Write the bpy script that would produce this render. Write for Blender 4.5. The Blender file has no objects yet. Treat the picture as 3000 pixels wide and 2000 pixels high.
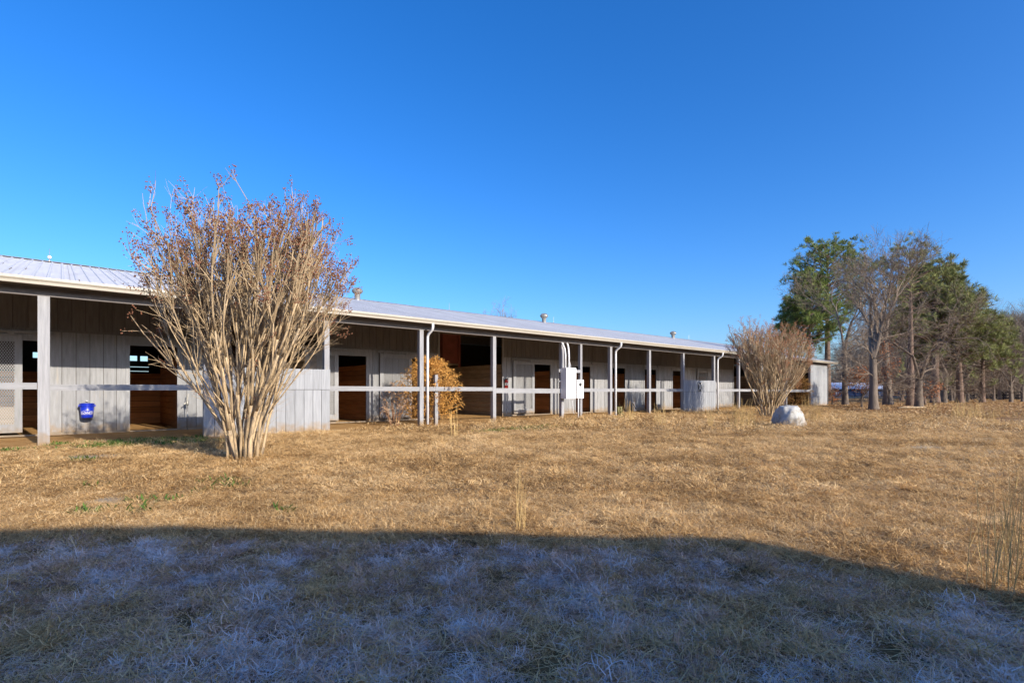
import bpy, math, random
import numpy as np
from mathutils import Vector, Matrix

# ------------------------------------------------------------------ camera, sky, sun, exposure
sc = bpy.context.scene
COL = sc.collection
R = math.radians
EYE = 1.1
HEAD = 41.067                       # heading, degrees clockwise from +Y (the barn runs along +X)
cam_d = bpy.data.cameras.new('camera')
cam_d.sensor_width = 36.0
cam_d.lens = 36.0 * 1517 / 3000
cam_d.shift_y = 145 / 3000
cam_d.clip_start = 0.05
cam_d.clip_end = 3000
cam = bpy.data.objects.new('camera', cam_d)
COL.objects.link(cam)
cam.location = (0, 0, EYE)
cam.rotation_euler = (R(90), 0, R(-HEAD))
sc.camera = cam

SUN_T = Vector((-0.10, 1.0, -0.42)).normalized()     # the way the sunlight travels
SUN_EL = math.asin(-SUN_T.z)
SUN_AZ = math.atan2(-SUN_T.x, -SUN_T.y)              # azimuth of the sun, clockwise from +Y
world = bpy.data.worlds.new('World')
sc.world = world
world.use_nodes = True
wn = world.node_tree.nodes
wl = world.node_tree.links
bg = wn['Background']
sky = wn.new('ShaderNodeTexSky')
sky.sky_type = 'NISHITA'
sky.sun_disc = False
sky.sun_elevation = SUN_EL
sky.sun_rotation = SUN_AZ
sky.altitude = 100
sky.air_density = 1.0
sky.dust_density = 1.9
sky.ozone_density = 6.0
hs = wn.new('ShaderNodeHueSaturation')
hs.inputs['Saturation'].default_value = 1.22
hs.inputs['Hue'].default_value = 0.508
hs.inputs['Value'].default_value = 1.0
wl.new(sky.outputs[0], hs.inputs['Color'])
wl.new(hs.outputs[0], bg.inputs['Color'])
bg.inputs['Strength'].default_value = 0.15

sun_d = bpy.data.lights.new('sun', 'SUN')
sun_d.energy = 3.95
sun_d.angle = R(0.53)
sun_d.color = (1.0, 0.90, 0.76)
sun = bpy.data.objects.new('sun', sun_d)
COL.objects.link(sun)
sun.location = (3, -30, 15)
sun.rotation_euler = SUN_T.to_track_quat('-Z', 'Y').to_euler()

sc.view_settings.view_transform = 'Standard'
sc.view_settings.look = 'None'
sc.view_settings.exposure = 0.82
sc.view_settings.gamma = 1.0
sc.view_settings.use_curve_mapping = False
sc.render.engine = 'CYCLES'
sc.cycles.max_bounces = 5
sc.cycles.diffuse_bounces = 3
sc.cycles.use_adaptive_sampling = True
sc.cycles.adaptive_threshold = 0.02
sc.cycles.transparent_max_bounces = 6

rng = np.random.default_rng(7)
random.seed(7)

# ------------------------------------------------------------------ photograph geometry
FP, HY = 1517.0, 1145.0
SN, CS = math.sin(R(HEAD)), math.cos(R(HEAD))
def ray(px):
    u = (px - 1500) / FP
    return SN + u * CS, CS - u * SN
def at_depth(px, d):
    a, b = ray(px)
    return a * d, b * d
def on_ground(px, py, z=0.0):
    d = FP * (EYE - z) / (py - HY)
    a, b = ray(px)
    return a * d, b * d
def on_y(px, Y):
    a, b = ray(px)
    return a / b * Y
def z_at(py, d):
    return EYE - (py - HY) / FP * d

# ------------------------------------------------------------------ materials
MATS = {}
def new_mat(name):
    m = bpy.data.materials.new(name)
    m.use_nodes = True
    MATS[name] = m
    return m, m.node_tree.nodes, m.node_tree.links, m.node_tree.nodes['Principled BSDF']

def mat(name, col, rough=0.7, metal=0.0, var=0.25, scale=6.0, stretch=(1, 1, 1), dark=0.6, bump=0.0,
        obj_var=0.0, spec=0.3, col2=None, c2pos=0.62, c2soft=0.08, c2scale=2.0, detail=5, coords='Object', splash=None):
    """Procedural material: base colour with noise variation, optional second colour in patches, bump and per-object tint."""
    m, n, l, b = new_mat(name)
    t = n.new('ShaderNodeTexCoord')
    mpn = n.new('ShaderNodeMapping')
    mpn.inputs['Scale'].default_value = stretch
    l.new(t.outputs[coords], mpn.inputs['Vector'])
    vec = mpn.outputs[0]
    oi = n.new('ShaderNodeObjectInfo')
    ad = n.new('ShaderNodeVectorMath'); ad.operation = 'ADD'
    sc_ = n.new('ShaderNodeVectorMath'); sc_.operation = 'SCALE'
    cmb = n.new('ShaderNodeCombineXYZ')
    for k in range(3):
        l.new(oi.outputs['Random'], cmb.inputs[k])
    l.new(cmb.outputs[0], sc_.inputs[0]); sc_.inputs['Scale'].default_value = 37.0
    l.new(vec, ad.inputs[0]); l.new(sc_.outputs[0], ad.inputs[1])
    nz = n.new('ShaderNodeTexNoise')
    nz.inputs['Scale'].default_value = scale
    nz.inputs['Detail'].default_value = detail
    nz.inputs['Roughness'].default_value = 0.6
    l.new(ad.outputs[0], nz.inputs['Vector'])
    r = n.new('ShaderNodeValToRGB')
    e = r.color_ramp.elements
    e[0].position, e[1].position = 0.25, 0.75
    e[0].color = tuple(c * (1 - var * dark) for c in col) + (1,)
    e[1].color = tuple(min(1, c * (1 + var * 0.6)) for c in col) + (1,)
    l.new(nz.outputs['Fac'], r.inputs['Fac'])
    out = r.outputs[0]
    if col2:
        n2 = n.new('ShaderNodeTexNoise')
        n2.inputs['Scale'].default_value = c2scale
        n2.inputs['Detail'].default_value = 8
        n2.inputs['Roughness'].default_value = 0.65
        l.new(ad.outputs[0], n2.inputs['Vector'])
        r2 = n.new('ShaderNodeValToRGB')
        r2.color_ramp.elements[0].position = c2pos
        r2.color_ramp.elements[1].position = c2pos + c2soft
        l.new(n2.outputs['Fac'], r2.inputs['Fac'])
        mxn = n.new('ShaderNodeMix'); mxn.data_type = 'RGBA'
        l.new(r2.outputs[0], mxn.inputs['Factor'])
        l.new(out, mxn.inputs['A'])
        mxn.inputs['B'].default_value = tuple(col2) + (1,)
        out = mxn.outputs['Result']
    if splash:                                            # mud splashed up from the ground
        ns2 = n.new('ShaderNodeTexNoise'); ns2.inputs['Scale'].default_value = 7; ns2.inputs['Detail'].default_value = 6
        geo = n.new('ShaderNodeNewGeometry'); l.new(geo.outputs['Position'], ns2.inputs['Vector'])
        sp = n.new('ShaderNodeSeparateXYZ'); l.new(geo.outputs['Position'], sp.inputs[0])
        ma = n.new('ShaderNodeMath'); ma.operation = 'MULTIPLY_ADD'; ma.inputs[1].default_value = -0.55
        l.new(ns2.outputs['Fac'], ma.inputs[0]); l.new(sp.outputs[2], ma.inputs[2])
        mr2 = n.new('ShaderNodeMapRange'); mr2.inputs['From Min'].default_value = 0.02; mr2.inputs['From Max'].default_value = -0.28
        l.new(ma.outputs[0], mr2.inputs['Value'])
        mxs = n.new('ShaderNodeMix'); mxs.data_type = 'RGBA'
        l.new(mr2.outputs[0], mxs.inputs['Factor']); l.new(out, mxs.inputs['A'])
        mxs.inputs['B'].default_value = tuple(splash) + (1,)
        out = mxs.outputs['Result']
    if obj_var:
        h = n.new('ShaderNodeHueSaturation')
        mr = n.new('ShaderNodeMapRange')
        mr.inputs['To Min'].default_value = 1 - obj_var
        mr.inputs['To Max'].default_value = 1 + obj_var * 0.7
        l.new(oi.outputs['Random'], mr.inputs['Value'])
        l.new(mr.outputs[0], h.inputs['Value'])
        l.new(out, h.inputs['Color'])
        out = h.outputs[0]
    l.new(out, b.inputs['Base Color'])
    b.inputs['Roughness'].default_value = rough
    b.inputs['Metallic'].default_value = metal
    b.inputs['Specular IOR Level'].default_value = spec
    if bump:
        bp = n.new('ShaderNodeBump')
        bp.inputs['Strength'].default_value = bump
        bp.inputs['Distance'].default_value = 0.02
        l.new(nz.outputs['Fac'], bp.inputs['Height'])
        l.new(bp.outputs[0], b.inputs['Normal'])
    return m

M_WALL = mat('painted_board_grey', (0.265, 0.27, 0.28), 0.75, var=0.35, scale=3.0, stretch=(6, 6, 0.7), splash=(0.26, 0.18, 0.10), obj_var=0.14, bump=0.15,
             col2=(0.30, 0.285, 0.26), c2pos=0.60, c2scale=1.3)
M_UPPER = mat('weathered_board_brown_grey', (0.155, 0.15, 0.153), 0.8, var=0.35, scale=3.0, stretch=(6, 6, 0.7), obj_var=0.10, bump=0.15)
M_PANEL = mat('painted_panel_blue_grey', (0.275, 0.285, 0.30), 0.7, var=0.3, scale=3.0, stretch=(8, 8, 0.6), splash=(0.26, 0.18, 0.10), obj_var=0.11, bump=0.15)
M_TRIM = mat('painted_trim_grey', (0.265, 0.27, 0.28), 0.65, var=0.3, scale=4.0, stretch=(5, 5, 0.8), splash=(0.26, 0.18, 0.10), obj_var=0.08, bump=0.12)
M_POST = mat('painted_post_grey', (0.28, 0.28, 0.29), 0.7, var=0.4, scale=3.0, stretch=(9, 9, 0.6), splash=(0.24, 0.17, 0.10), obj_var=0.06, bump=0.2,
             col2=(0.33, 0.29, 0.24), c2pos=0.62, c2scale=1.8)
M_RAIL = mat('painted_rail_grey', (0.265, 0.265, 0.27), 0.7, var=0.35, scale=3.0, stretch=(0.6, 8, 8), obj_var=0.06, bump=0.2)
M_BEAM = mat('beam_brown_grey', (0.16, 0.145, 0.14), 0.8, var=0.3, scale=3.0, stretch=(0.5, 6, 6))
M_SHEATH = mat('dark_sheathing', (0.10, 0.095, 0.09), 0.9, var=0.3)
M_GUTTER = mat('cream_gutter', (0.37, 0.335, 0.275), 0.5, var=0.18, scale=2.0, stretch=(0.6, 4, 4), spec=0.4,
               col2=(0.46, 0.38, 0.27), c2pos=0.68, c2scale=1.1)
M_PIPE = mat('white_pipe', (0.68, 0.68, 0.69), 0.4, var=0.12, spec=0.45)
M_ROOF = mat('ribbed_metal_roof', (0.55, 0.545, 0.545), 0.55, metal=0.0, var=0.18, scale=1.4, stretch=(3, 0.5, 1), obj_var=0.06, spec=0.2,
             col2=(0.44, 0.43, 0.43), c2pos=0.56, c2soft=0.2, c2scale=1.2)
M_RUST = mat('rusty_streak', (0.10, 0.055, 0.035), 0.9, var=0.5)
M_VENT = mat('galvanised_vent', (0.30, 0.29, 0.26), 0.5, metal=0.5, var=0.4, scale=5)
M_PLANK = mat('red_brown_plank', (0.42, 0.185, 0.07), 0.75, var=0.55, scale=2.5, stretch=(0.7, 0.7, 7), obj_var=0.25, bump=0.2)
M_PLANK2 = mat('grey_brown_plank', (0.26, 0.21, 0.155), 0.85, var=0.5, scale=2.5, stretch=(0.7, 0.7, 7), obj_var=0.22, bump=0.2)
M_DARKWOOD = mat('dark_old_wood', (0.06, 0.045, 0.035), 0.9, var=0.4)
M_LOFT = mat('maroon_wood', (0.22, 0.07, 0.055), 0.8, var=0.4, scale=3)
M_MESH = mat('white_wire_mesh', (0.29, 0.29, 0.29), 0.5, var=0.15, spec=0.4)
M_WHITEBOX = mat('white_enamel_box', (0.82, 0.82, 0.80), 0.4, var=0.06, scale=3, spec=0.45)
M_BLACK = mat('black_rubber', (0.02, 0.02, 0.022), 0.55, var=0.2)
M_RED = mat('red_paint', (0.62, 0.03, 0.02), 0.35, var=0.15, spec=0.5)
M_LABEL = mat('white_label', (0.75, 0.74, 0.70), 0.6, var=0.1)
M_BLUE = mat('blue_plastic', (0.010, 0.030, 0.42), 0.32, var=0.15, spec=0.5)
M_STEEL = mat('bare_steel', (0.40, 0.40, 0.40), 0.4, metal=0.8, var=0.2)
M_ROCK = mat('white_painted_rock', (0.41, 0.40, 0.37), 0.85, var=0.4, scale=5, bump=0.6, splash=(0.24, 0.17, 0.10), col2=(0.22, 0.20, 0.17), c2pos=0.52, c2soft=0.10, c2scale=3.2, detail=9)
M_BARK_M = mat('crape_myrtle_bark', (0.42, 0.31, 0.185), 0.75, var=0.7, scale=5, stretch=(4, 4, 0.8), bump=0.4, obj_var=0.15, col2=(0.22, 0.17, 0.115), c2pos=0.52, c2scale=4)
M_TWIG_M = mat('crape_myrtle_twig', (0.36, 0.265, 0.16), 0.8, var=0.5, scale=3)
M_SEED = mat('seed_capsule_red_brown', (0.20, 0.085, 0.045), 0.75, var=0.8, scale=5)
M_BARK_H = mat('grey_hardwood_bark', (0.165, 0.13, 0.10), 0.9, var=0.5, scale=2.5, stretch=(3, 3, 0.6), bump=0.5)
M_TWIG_H = mat('bare_twig_grey_brown', (0.215, 0.165, 0.12), 0.9, var=0.4, scale=1.5)
M_BARK_P = mat('pine_bark', (0.17, 0.115, 0.085), 0.9, var=0.6, scale=3, stretch=(3, 3, 0.7), bump=0.5)
M_NEEDLE = mat('pine_needles', (0.17, 0.215, 0.052), 0.7, var=0.8, scale=0.9, detail=3, spec=0.2)
M_NEEDLE2 = mat('pine_needles_olive', (0.22, 0.235, 0.085), 0.7, var=0.7, scale=0.8, detail=3, spec=0.2)
M_ORANGE_LEAF = mat('dry_orange_leaf', (0.34, 0.13, 0.045), 0.8, var=0.7, scale=4)
M_CYP = mat('browned_cypress_spray', (0.55, 0.29, 0.075), 0.8, var=0.7, scale=3.5)
M_CYPSTEM = mat('brown_stem', (0.20, 0.11, 0.06), 0.85, var=0.4)
M_SEDGE = mat('golden_broomsedge', (0.50, 0.345, 0.14), 0.75, var=0.4, scale=5)
M_FARROOF = mat('far_roof_blue_grey', (0.46, 0.52, 0.62), 0.5, metal=0.2, var=0.2)
M_FARWALL = mat('far_wall_blue', (0.05, 0.085, 0.19), 0.7, var=0.3)
M_FENCE = mat('black_fence_board', (0.035, 0.030, 0.030), 0.8, var=0.3)
M_FENCEW = mat('white_fence_board', (0.62, 0.66, 0.72), 0.7, var=0.15)
M_BEHIND = mat('grey_board_wall', (0.38, 0.38, 0.38), 0.8, var=0.3, scale=3, stretch=(5, 5, 0.6))

def grass_mat(name, c0, c1, c2, rough=0.75, trans=0.3):
    m, n, l, b = new_mat(name)
    at = n.new('ShaderNodeAttribute'); at.attribute_name = 'tint'
    oi = n.new('ShaderNodeObjectInfo')
    geo = n.new('ShaderNodeNewGeometry')
    nz = n.new('ShaderNodeTexNoise')
    nz.inputs['Scale'].default_value = 0.55
    nz.inputs['Detail'].default_value = 5
    nz.inputs['Roughness'].default_value = 0.65
    l.new(geo.outputs['Position'], nz.inputs['Vector'])
    a = n.new('ShaderNodeMath'); a.operation = 'MULTIPLY_ADD'
    l.new(at.outputs['Fac'], a.inputs[0]); a.inputs[1].default_value = 0.50
    a2 = n.new('ShaderNodeMath'); a2.operation = 'MULTIPLY_ADD'
    l.new(oi.outputs['Random'], a2.inputs[0]); a2.inputs[1].default_value = 0.36
    a3 = n.new('ShaderNodeMath'); a3.operation = 'MULTIPLY_ADD'
    l.new(nz.outputs['Fac'], a3.inputs[0]); a3.inputs[1].default_value = 1.1; a3.inputs[2].default_value = -0.47
    l.new(a3.outputs[0], a2.inputs[2])
    l.new(a2.outputs[0], a.inputs[2])
    r = n.new('ShaderNodeValToRGB')
    e = r.color_ramp.elements
    e[0].position, e[0].color = 0.05, tuple(c0) + (1,)
    e[1].position, e[1].color = 0.95, tuple(c2) + (1,)
    k = e.new(0.45); k.color = tuple(c1) + (1,)
    l.new(a.outputs[0], r.inputs['Fac'])
    l.new(r.outputs[0], b.inputs['Base Color'])
    b.inputs['Roughness'].default_value = rough
    b.inputs['Specular IOR Level'].default_value = 0.25
    tl = n.new('ShaderNodeBsdfTranslucent')
    l.new(r.outputs[0], tl.inputs['Color'])
    ms = n.new('ShaderNodeMixShader'); ms.inputs['Fac'].default_value = trans
    l.new(b.outputs[0], ms.inputs[1]); l.new(tl.outputs[0], ms.inputs[2])
    l.new(ms.outputs[0], n['Material Output'].inputs['Surface'])
    return m
M_GRASS = grass_mat('dry_straw_grass', (0.13, 0.065, 0.025), (0.64, 0.395, 0.155), (0.96, 0.73, 0.40))
M_FROST = grass_mat('frosted_grass', (0.56, 0.48, 0.45), (0.84, 0.76, 0.74), (0.95, 0.93, 0.92))
M_RIME = grass_mat('lightly_frosted_grass', (0.20, 0.10, 0.06), (0.72, 0.46, 0.32), (0.95, 0.77, 0.62))
M_GREEN = grass_mat('green_weed', (0.05, 0.10, 0.018), (0.10, 0.18, 0.03), (0.18, 0.27, 0.06))
M_LITTER = grass_mat('fallen_leaf_litter', (0.20, 0.11, 0.045), (0.50, 0.29, 0.12), (0.70, 0.49, 0.25))

def ground_mat():
    m, n, l, b = new_mat('ground_soil_and_thatch')
    geo = n.new('ShaderNodeNewGeometry')
    def noise(scale, detail=6, rough=0.6, stretch=None):
        z = n.new('ShaderNodeTexNoise')
        z.inputs['Scale'].default_value = scale
        z.inputs['Detail'].default_value = detail
        z.inputs['Roughness'].default_value = rough
        src = geo.outputs['Position']
        if stretch:
            q = n.new('ShaderNodeMapping'); q.inputs['Scale'].default_value = stretch
            l.new(src, q.inputs['Vector']); src = q.outputs[0]
        l.new(src, z.inputs['Vector'])
        return z.outputs['Fac']
    def ramp(f, p0, c0, p1, c1, mid=None):
        r = n.new('ShaderNodeValToRGB')
        e = r.color_ramp.elements
        e[0].position, e[0].color = p0, tuple(c0) + (1,)
        e[1].position, e[1].color = p1, tuple(c1) + (1,)
        if mid:
            k = e.new(mid[0]); k.color = tuple(mid[1]) + (1,)
        l.new(f, r.inputs['Fac'])
        return r.outputs[0]
    def mixc(f, a, bb):
        x = n.new('ShaderNodeMix'); x.data_type = 'RGBA'
        l.new(f, x.inputs['Factor']); l.new(a, x.inputs['A']); l.new(bb, x.inputs['B'])
        return x.outputs['Result']
    att = n.new('ShaderNodeAttribute'); att.attribute_name = 'zone'
    sep = n.new('ShaderNodeSeparateColor')
    l.new(att.outputs['Color'], sep.inputs[0])
    fine = noise(28, 4)
    lawn = ramp(noise(1.1, 9, 0.7), 0.25, (0.08, 0.045, 0.02), 0.75, (0.30, 0.19, 0.085), (0.5, (0.17, 0.10, 0.042)))
    dirt = ramp(noise(1.6, 9, 0.65), 0.25, (0.31, 0.16, 0.055), 0.75, (0.50, 0.31, 0.13))
    litter = ramp(noise(0.8, 10, 0.72), 0.3, (0.17, 0.095, 0.04), 0.72, (0.50, 0.33, 0.16), (0.5, (0.35, 0.20, 0.09)))
    sand = ramp(noise(2.0, 6), 0.3, (0.38, 0.31, 0.21), 0.7, (0.50, 0.42, 0.30))
    c = mixc(sep.outputs[0], lawn, dirt)
    c = mixc(sep.outputs[1], c, litter)
    c = mixc(sep.outputs[2], c, sand)
    l.new(c, b.inputs['Base Color'])
    b.inputs['Roughness'].default_value = 0.95
    b.inputs['Specular IOR Level'].default_value = 0.1
    bp = n.new('ShaderNodeBump'); bp.inputs['Strength'].default_value = 0.7; bp.inputs['Distance'].default_value = 0.04
    l.new(fine, bp.inputs['Height']); l.new(bp.outputs[0], b.inputs['Normal'])
    return m
M_GROUND = ground_mat()

# ------------------------------------------------------------------ builders
class MB:
    def __init__(self):
        self.v, self.f, self.n = [], [], 0
    def add(self, vs, fs):
        o = self.n
        self.v.extend(vs)
        self.f.extend([tuple(i + o for i in q) for q in fs])
        self.n += len(vs)
        return self
    def box(self, x0, x1, y0, y1, z0, z1):
        return self.add([(x0, y0, z0), (x1, y0, z0), (x1, y1, z0), (x0, y1, z0), (x0, y0, z1), (x1, y0, z1), (x1, y1, z1), (x0, y1, z1)],
                        [(0, 3, 2, 1), (4, 5, 6, 7), (0, 1, 5, 4), (1, 2, 6, 5), (2, 3, 7, 6), (3, 0, 4, 7)])
    def bar(self, p, q, w, h):
        """a square bar from p to q, w wide across and h deep"""
        p, q = Vector(p), Vector(q)
        d = (q - p).normalized()
        up = Vector((0, 1, 0)) if abs(d.y) < 0.9 else Vector((0, 0, 1))
        a = d.cross(up).normalized() * w / 2
        b = a.cross(d).normalized() * h / 2
        vs = [p - a - b, p + a - b, p + a + b, p - a + b, q - a - b, q + a - b, q + a + b, q - a + b]
        return self.add([tuple(x) for x in vs], [(0, 1, 2, 3), (7, 6, 5, 4), (0, 4, 5, 1), (1, 5, 6, 2), (2, 6, 7, 3), (3, 7, 4, 0)])
    def tube(self, pts, rad, n=6, cap=True):
        pts = [Vector(p) for p in pts]
        k = len(pts)
        if not hasattr(rad, '__len__'):
            rad = [rad] * k
        t = (pts[1] - pts[0]).normalized()
        ref = Vector((0, 0, 1)) if abs(t.z) < 0.9 else Vector((1, 0, 0))
        a = t.cross(ref).normalized()
        vs = []
        for i in range(k):
            t = (pts[min(i + 1, k - 1)] - pts[max(i - 1, 0)])
            if t.length < 1e-9:
                t = Vector((0, 0, 1))
            t.normalize()
            a = (a - t * a.dot(t))
            if a.length < 1e-6:
                a = t.orthogonal()
            a.normalize()
            b = t.cross(a)
            for j in range(n):
                w = 2 * math.pi * j / n
                vs.append(tuple(pts[i] + (a * math.cos(w) + b * math.sin(w)) * rad[i]))
        fs = []
        for i in range(k - 1):
            for j in range(n):
                j2 = (j + 1) % n
                fs.append((i * n + j, i * n + j2, (i + 1) * n + j2, (i + 1) * n + j))
        if cap and n > 3:
            fs.append(tuple(range(n))[::-1])
            fs.append(tuple(range((k - 1) * n, k * n)))
        return self.add(vs, fs)
    def lathe(self, prof, n=20, c=(0, 0, 0)):
        vs, fs = [], []
        for r, z in prof:
            for j in range(n):
                w = 2 * math.pi * j / n
                vs.append((c[0] + r * math.cos(w), c[1] + r * math.sin(w), c[2] + z))
        for i in range(len(prof) - 1):
            for j in range(n):
                j2 = (j + 1) % n
                fs.append((i * n + j, i * n + j2, (i + 1) * n + j2, (i + 1) * n + j))
        fs.append(tuple(range(n))[::-1])
        fs.append(tuple(range((len(prof) - 1) * n, len(prof) * n)))
        return self.add(vs, fs)
    def mesh(self, name, m, smooth=False):
        me = bpy.data.meshes.new(name)
        me.from_pydata(self.v, [], self.f)
        me.materials.append(m)
        if smooth:
            me.polygons.foreach_set('use_smooth', np.ones(len(me.polygons), dtype=bool))
        me.update()
        return me
    def build(self, name, m, parent=None, smooth=False, loc=None):
        return link(name, self.mesh(name, m, smooth), parent, loc)

def link(name, me, parent=None, loc=None, rot=None, scale=None):
    o = bpy.data.objects.new(name, me)
    COL.objects.link(o)
    if parent is not None:
        o.parent = parent
    if loc is not None:
        o.location = loc
    if rot is not None:
        o.rotation_euler = rot
    if scale is not None:
        o.scale = scale
    return o
def tag(o, label, cat=None, group=None, kind=None):
    o['label'] = label
    if cat: o['category'] = cat
    if group: o['group'] = group
    if kind: o['kind'] = kind
    return o
def thing(name, label, cat, loc=(0, 0, 0), rotz=0, group=None):
    o = link(name, None, None, loc, (0, 0, rotz))
    o.empty_display_size = 0.2
    return tag(o, label, cat, group)
_cache = {}
def unit_box(w, d, h, m):
    k = (round(w, 3), round(d, 3), round(h, 3), m.name)
    if k not in _cache:
        _cache[k] = MB().box(0, k[0], 0, k[1], 0, k[2]).mesh('board', m)
    return _cache[k]

# ------------------------------------------------------------------ ground
def gh(x, y):
    """ground height"""
    x = np.asarray(x, float); y = np.asarray(y, float)
    z = 0.010 * np.sin(1.9 * x + 0.7 * np.sin(1.3 * y)) * np.cos(2.3 * y + 0.5 * x)
    z = z + 0.006 * np.sin(5.1 * x + 2.0 * y) * np.sin(4.3 * y - 1.7 * x) + 0.018 * np.sin(0.55 * x + 1) * np.cos(0.6 * y)
    k = np.clip((13.2 - y) / 1.2, 0, 1)
    z = z * k
    # slight hollow in front of the far part of the barn, and the bank of the shallow ditch beside the track
    z = z - 0.14 * np.exp(-(((x - 24) / 7) ** 2 + ((y - 9.0) / 3.0) ** 2))
    s = ditch(x, y)
    z = z - 0.22 * np.exp(-((s - 0.9) / 1.0) ** 2) * np.clip((12.5 - y) / 3, 0, 1) * np.clip((60 - x) / 20, 0, 1)
    far = np.clip((np.hypot(x, y) - 60) / 120, 0, 1)
    return z * (1 - far)
_e1 = np.array(on_ground(2440, 1199)); _e2 = np.array(on_ground(3000, 1240))
_ed = (_e2 - _e1) / np.linalg.norm(_e2 - _e1)
_en = np.array([-_ed[1], _ed[0]])
if _en[0] < 0: _en = -_en
def ditch(x, y):
    """signed distance past the lawn's far edge (positive in the wood)"""
    w = 0.35 * np.sin(0.35 * x + 0.2 * y) + 0.2 * np.sin(0.9 * y)
    return (x - _e1[0]) * _en[0] + (y - _e1[1]) * _en[1] + w

def band(x, y):
    p, q = np.array(on_ground(2450, 1221)), np.array(on_ground(3000, 1266))
    d = (q - p) / np.linalg.norm(q - p)
    s_ = np.abs((x - p[0]) * -d[1] + (y - p[1]) * d[0] + 0.18 * np.sin(0.8 * x + 0.5 * y) + 0.1 * np.sin(2.3 * y))
    t_ = (x - p[0]) * d[0] + (y - p[1]) * d[1]
    return np.clip(1.5 - s_ / 0.42, 0, 1) * np.clip(t_ / 2 + 0.5, 0, 1) * (x > 5)
def build_ground():
    nr, na = 236, 420
    rad = 0.5 * (1.0325 ** np.arange(nr))
    rad[-1] = 1500
    ang = np.linspace(0, 2 * np.pi, na, endpoint=False)
    rr, aa = np.meshgrid(rad, ang, indexing='ij')
    x = (rr * np.cos(aa)).ravel(); y = (rr * np.sin(aa)).ravel()
    z = gh(x, y)
    vs = np.column_stack([x, y, z])
    vs = np.vstack([vs, [[0, 0, float(gh(0, 0))]]])
    i = np.arange(nr - 1)[:, None]; j = np.arange(na)[None, :]
    j2 = (j + 1) % na
    q = np.stack([i * na + j, i * na + j2, (i + 1) * na + j2, (i + 1) * na + j], -1)
    q = q[:, :, ::-1].reshape(-1, 4)
    c = nr * na
    fs = [tuple(t) for t in q.tolist()] + [(c, k, (k + 1) % na) for k in range(na)]
    me = bpy.data.meshes.new('ground')
    me.from_pydata(vs.tolist(), [], fs)
    me.materials.append(M_GROUND)
    me.polygons.foreach_set('use_smooth', np.ones(len(me.polygons), dtype=bool))
    # zones: r = bare clay under the eaves, g = leaf litter under the trees, b = pale sand
    X, Y = vs[:, 0], vs[:, 1]
    wob = 0.25 * np.sin(1.7 * X) + 0.18 * np.sin(3.9 * X + 1) + 0.1 * np.sin(9 * X)
    r_ = np.clip((Y - 13.75 - wob) / 0.35, 0, 1) * (X < 47) * (X > -30) * (Y < 31)
    g_ = np.clip((ditch(X, Y) + 0.3) / 0.6, 0, 1)
    g_ = np.maximum(g_, np.clip((X - 46) / 2, 0, 1))
    g_ = np.maximum(g_, 0.75 * band(X, Y))
    b_ = np.zeros_like(X)
    for (cx, cy, s) in [on_ground(270, 1343) + (0.55,), on_ground(240, 1311) + (0.5,), on_ground(310, 1460) + (0.25,), (12.6, 2.3, 0.6), (13.8, 0.9, 0.5)]:
        b_ = np.maximum(b_, np.clip(1.4 - np.hypot((X - cx), (Y - cy)) / s, 0, 1) * 0.8)
    dep = X * SN + Y * CS; lat = X * CS - Y * SN
    pxx = 1500 + FP * lat / np.maximum(dep, 1)
    road = np.exp(-((dep - 58) / 2.2) ** 2) * np.clip((pxx - 2790) / 50, 0, 1) * (dep > 10)
    road2 = np.exp(-((dep - 92) / 5.0) ** 2) * (pxx > 2350) * (pxx < 2700) * (dep > 10)
    b_ = np.maximum(b_, np.maximum(road, road2 * 0.8))
    ca = me.color_attributes.new('zone', 'FLOAT_COLOR', 'POINT')
    dat = np.column_stack([r_, g_, b_, np.ones_like(r_)]).astype(np.float32)
    ca.data.foreach_set('color', dat.ravel())
    me.update()
    o = link('ground', me)
    tag(o, 'dry winter lawn and clay ground running to the wood', kind='structure')
build_ground()

# ------------------------------------------------------------------ the long stable barn
YP, YW, YR = 14.2, 17.3, 22.0           # post line, stall front wall, ridge
YE = 13.86                               # roof edge
ZE, ZR = 3.33, 5.18
SL = (ZR - ZE) / (YR - YE)
X0, X1 = -9.0, 45.7
def roof_z(y):
    return ZE + (min(y, 2 * YR - y) - YE) * SL
barn = thing('stable_barn', 'long low grey board stable with ribbed metal roof and open front aisle', 'barn', (18, YW, 0))
barn.location = (0, 0, 0)

def B(name, m, *boxes, parent=barn):
    mb = MB()
    for b in boxes:
        mb.box(*b)
    return mb.build(name, m, parent)

# roof: ribbed sheets, both slopes
def roof_mesh():
    w = 0.9144
    prof = []
    for k in range(4):
        c = (k + 0.5) * w / 4
        prof += [(c - 0.032, 0.0), (c - 0.014, 0.024), (c + 0.014, 0.024), (c + 0.032, 0.0)]
    prof = [(0.0, 0.0)] + prof + [(w + 0.01, 0.0)]
    L = math.hypot(YR - YE, ZR - ZE)
    n = len(prof)
    vs = [(x, 0.0, z) for x, z in prof] + [(x, L, z) for x, z in prof]
    vs += [(0, 0, -0.006), (w - 0.0002, 0, -0.006), (w - 0.0002, L, -0.006), (0, L, -0.006)]
    fs = [(i, i + 1, n + i + 1, n + i) for i in range(n - 1)]
    a = 2 * n
    fs += [(a, a + 3, a + 2, a + 1), tuple([a, a + 1] + list(range(n))[::-1]), tuple([a + 3] + list(range(n, 2 * n)) + [a + 2])]
    mb = MB(); mb.add(vs, fs)
    return mb.mesh('roof_sheet', M_ROOF)
RM = roof_mesh()
pitch = math.atan(SL)
ns = int((X1 - X0) / 0.9144 + 0.5)
X1R = X0 + ns * 0.9144
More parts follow.
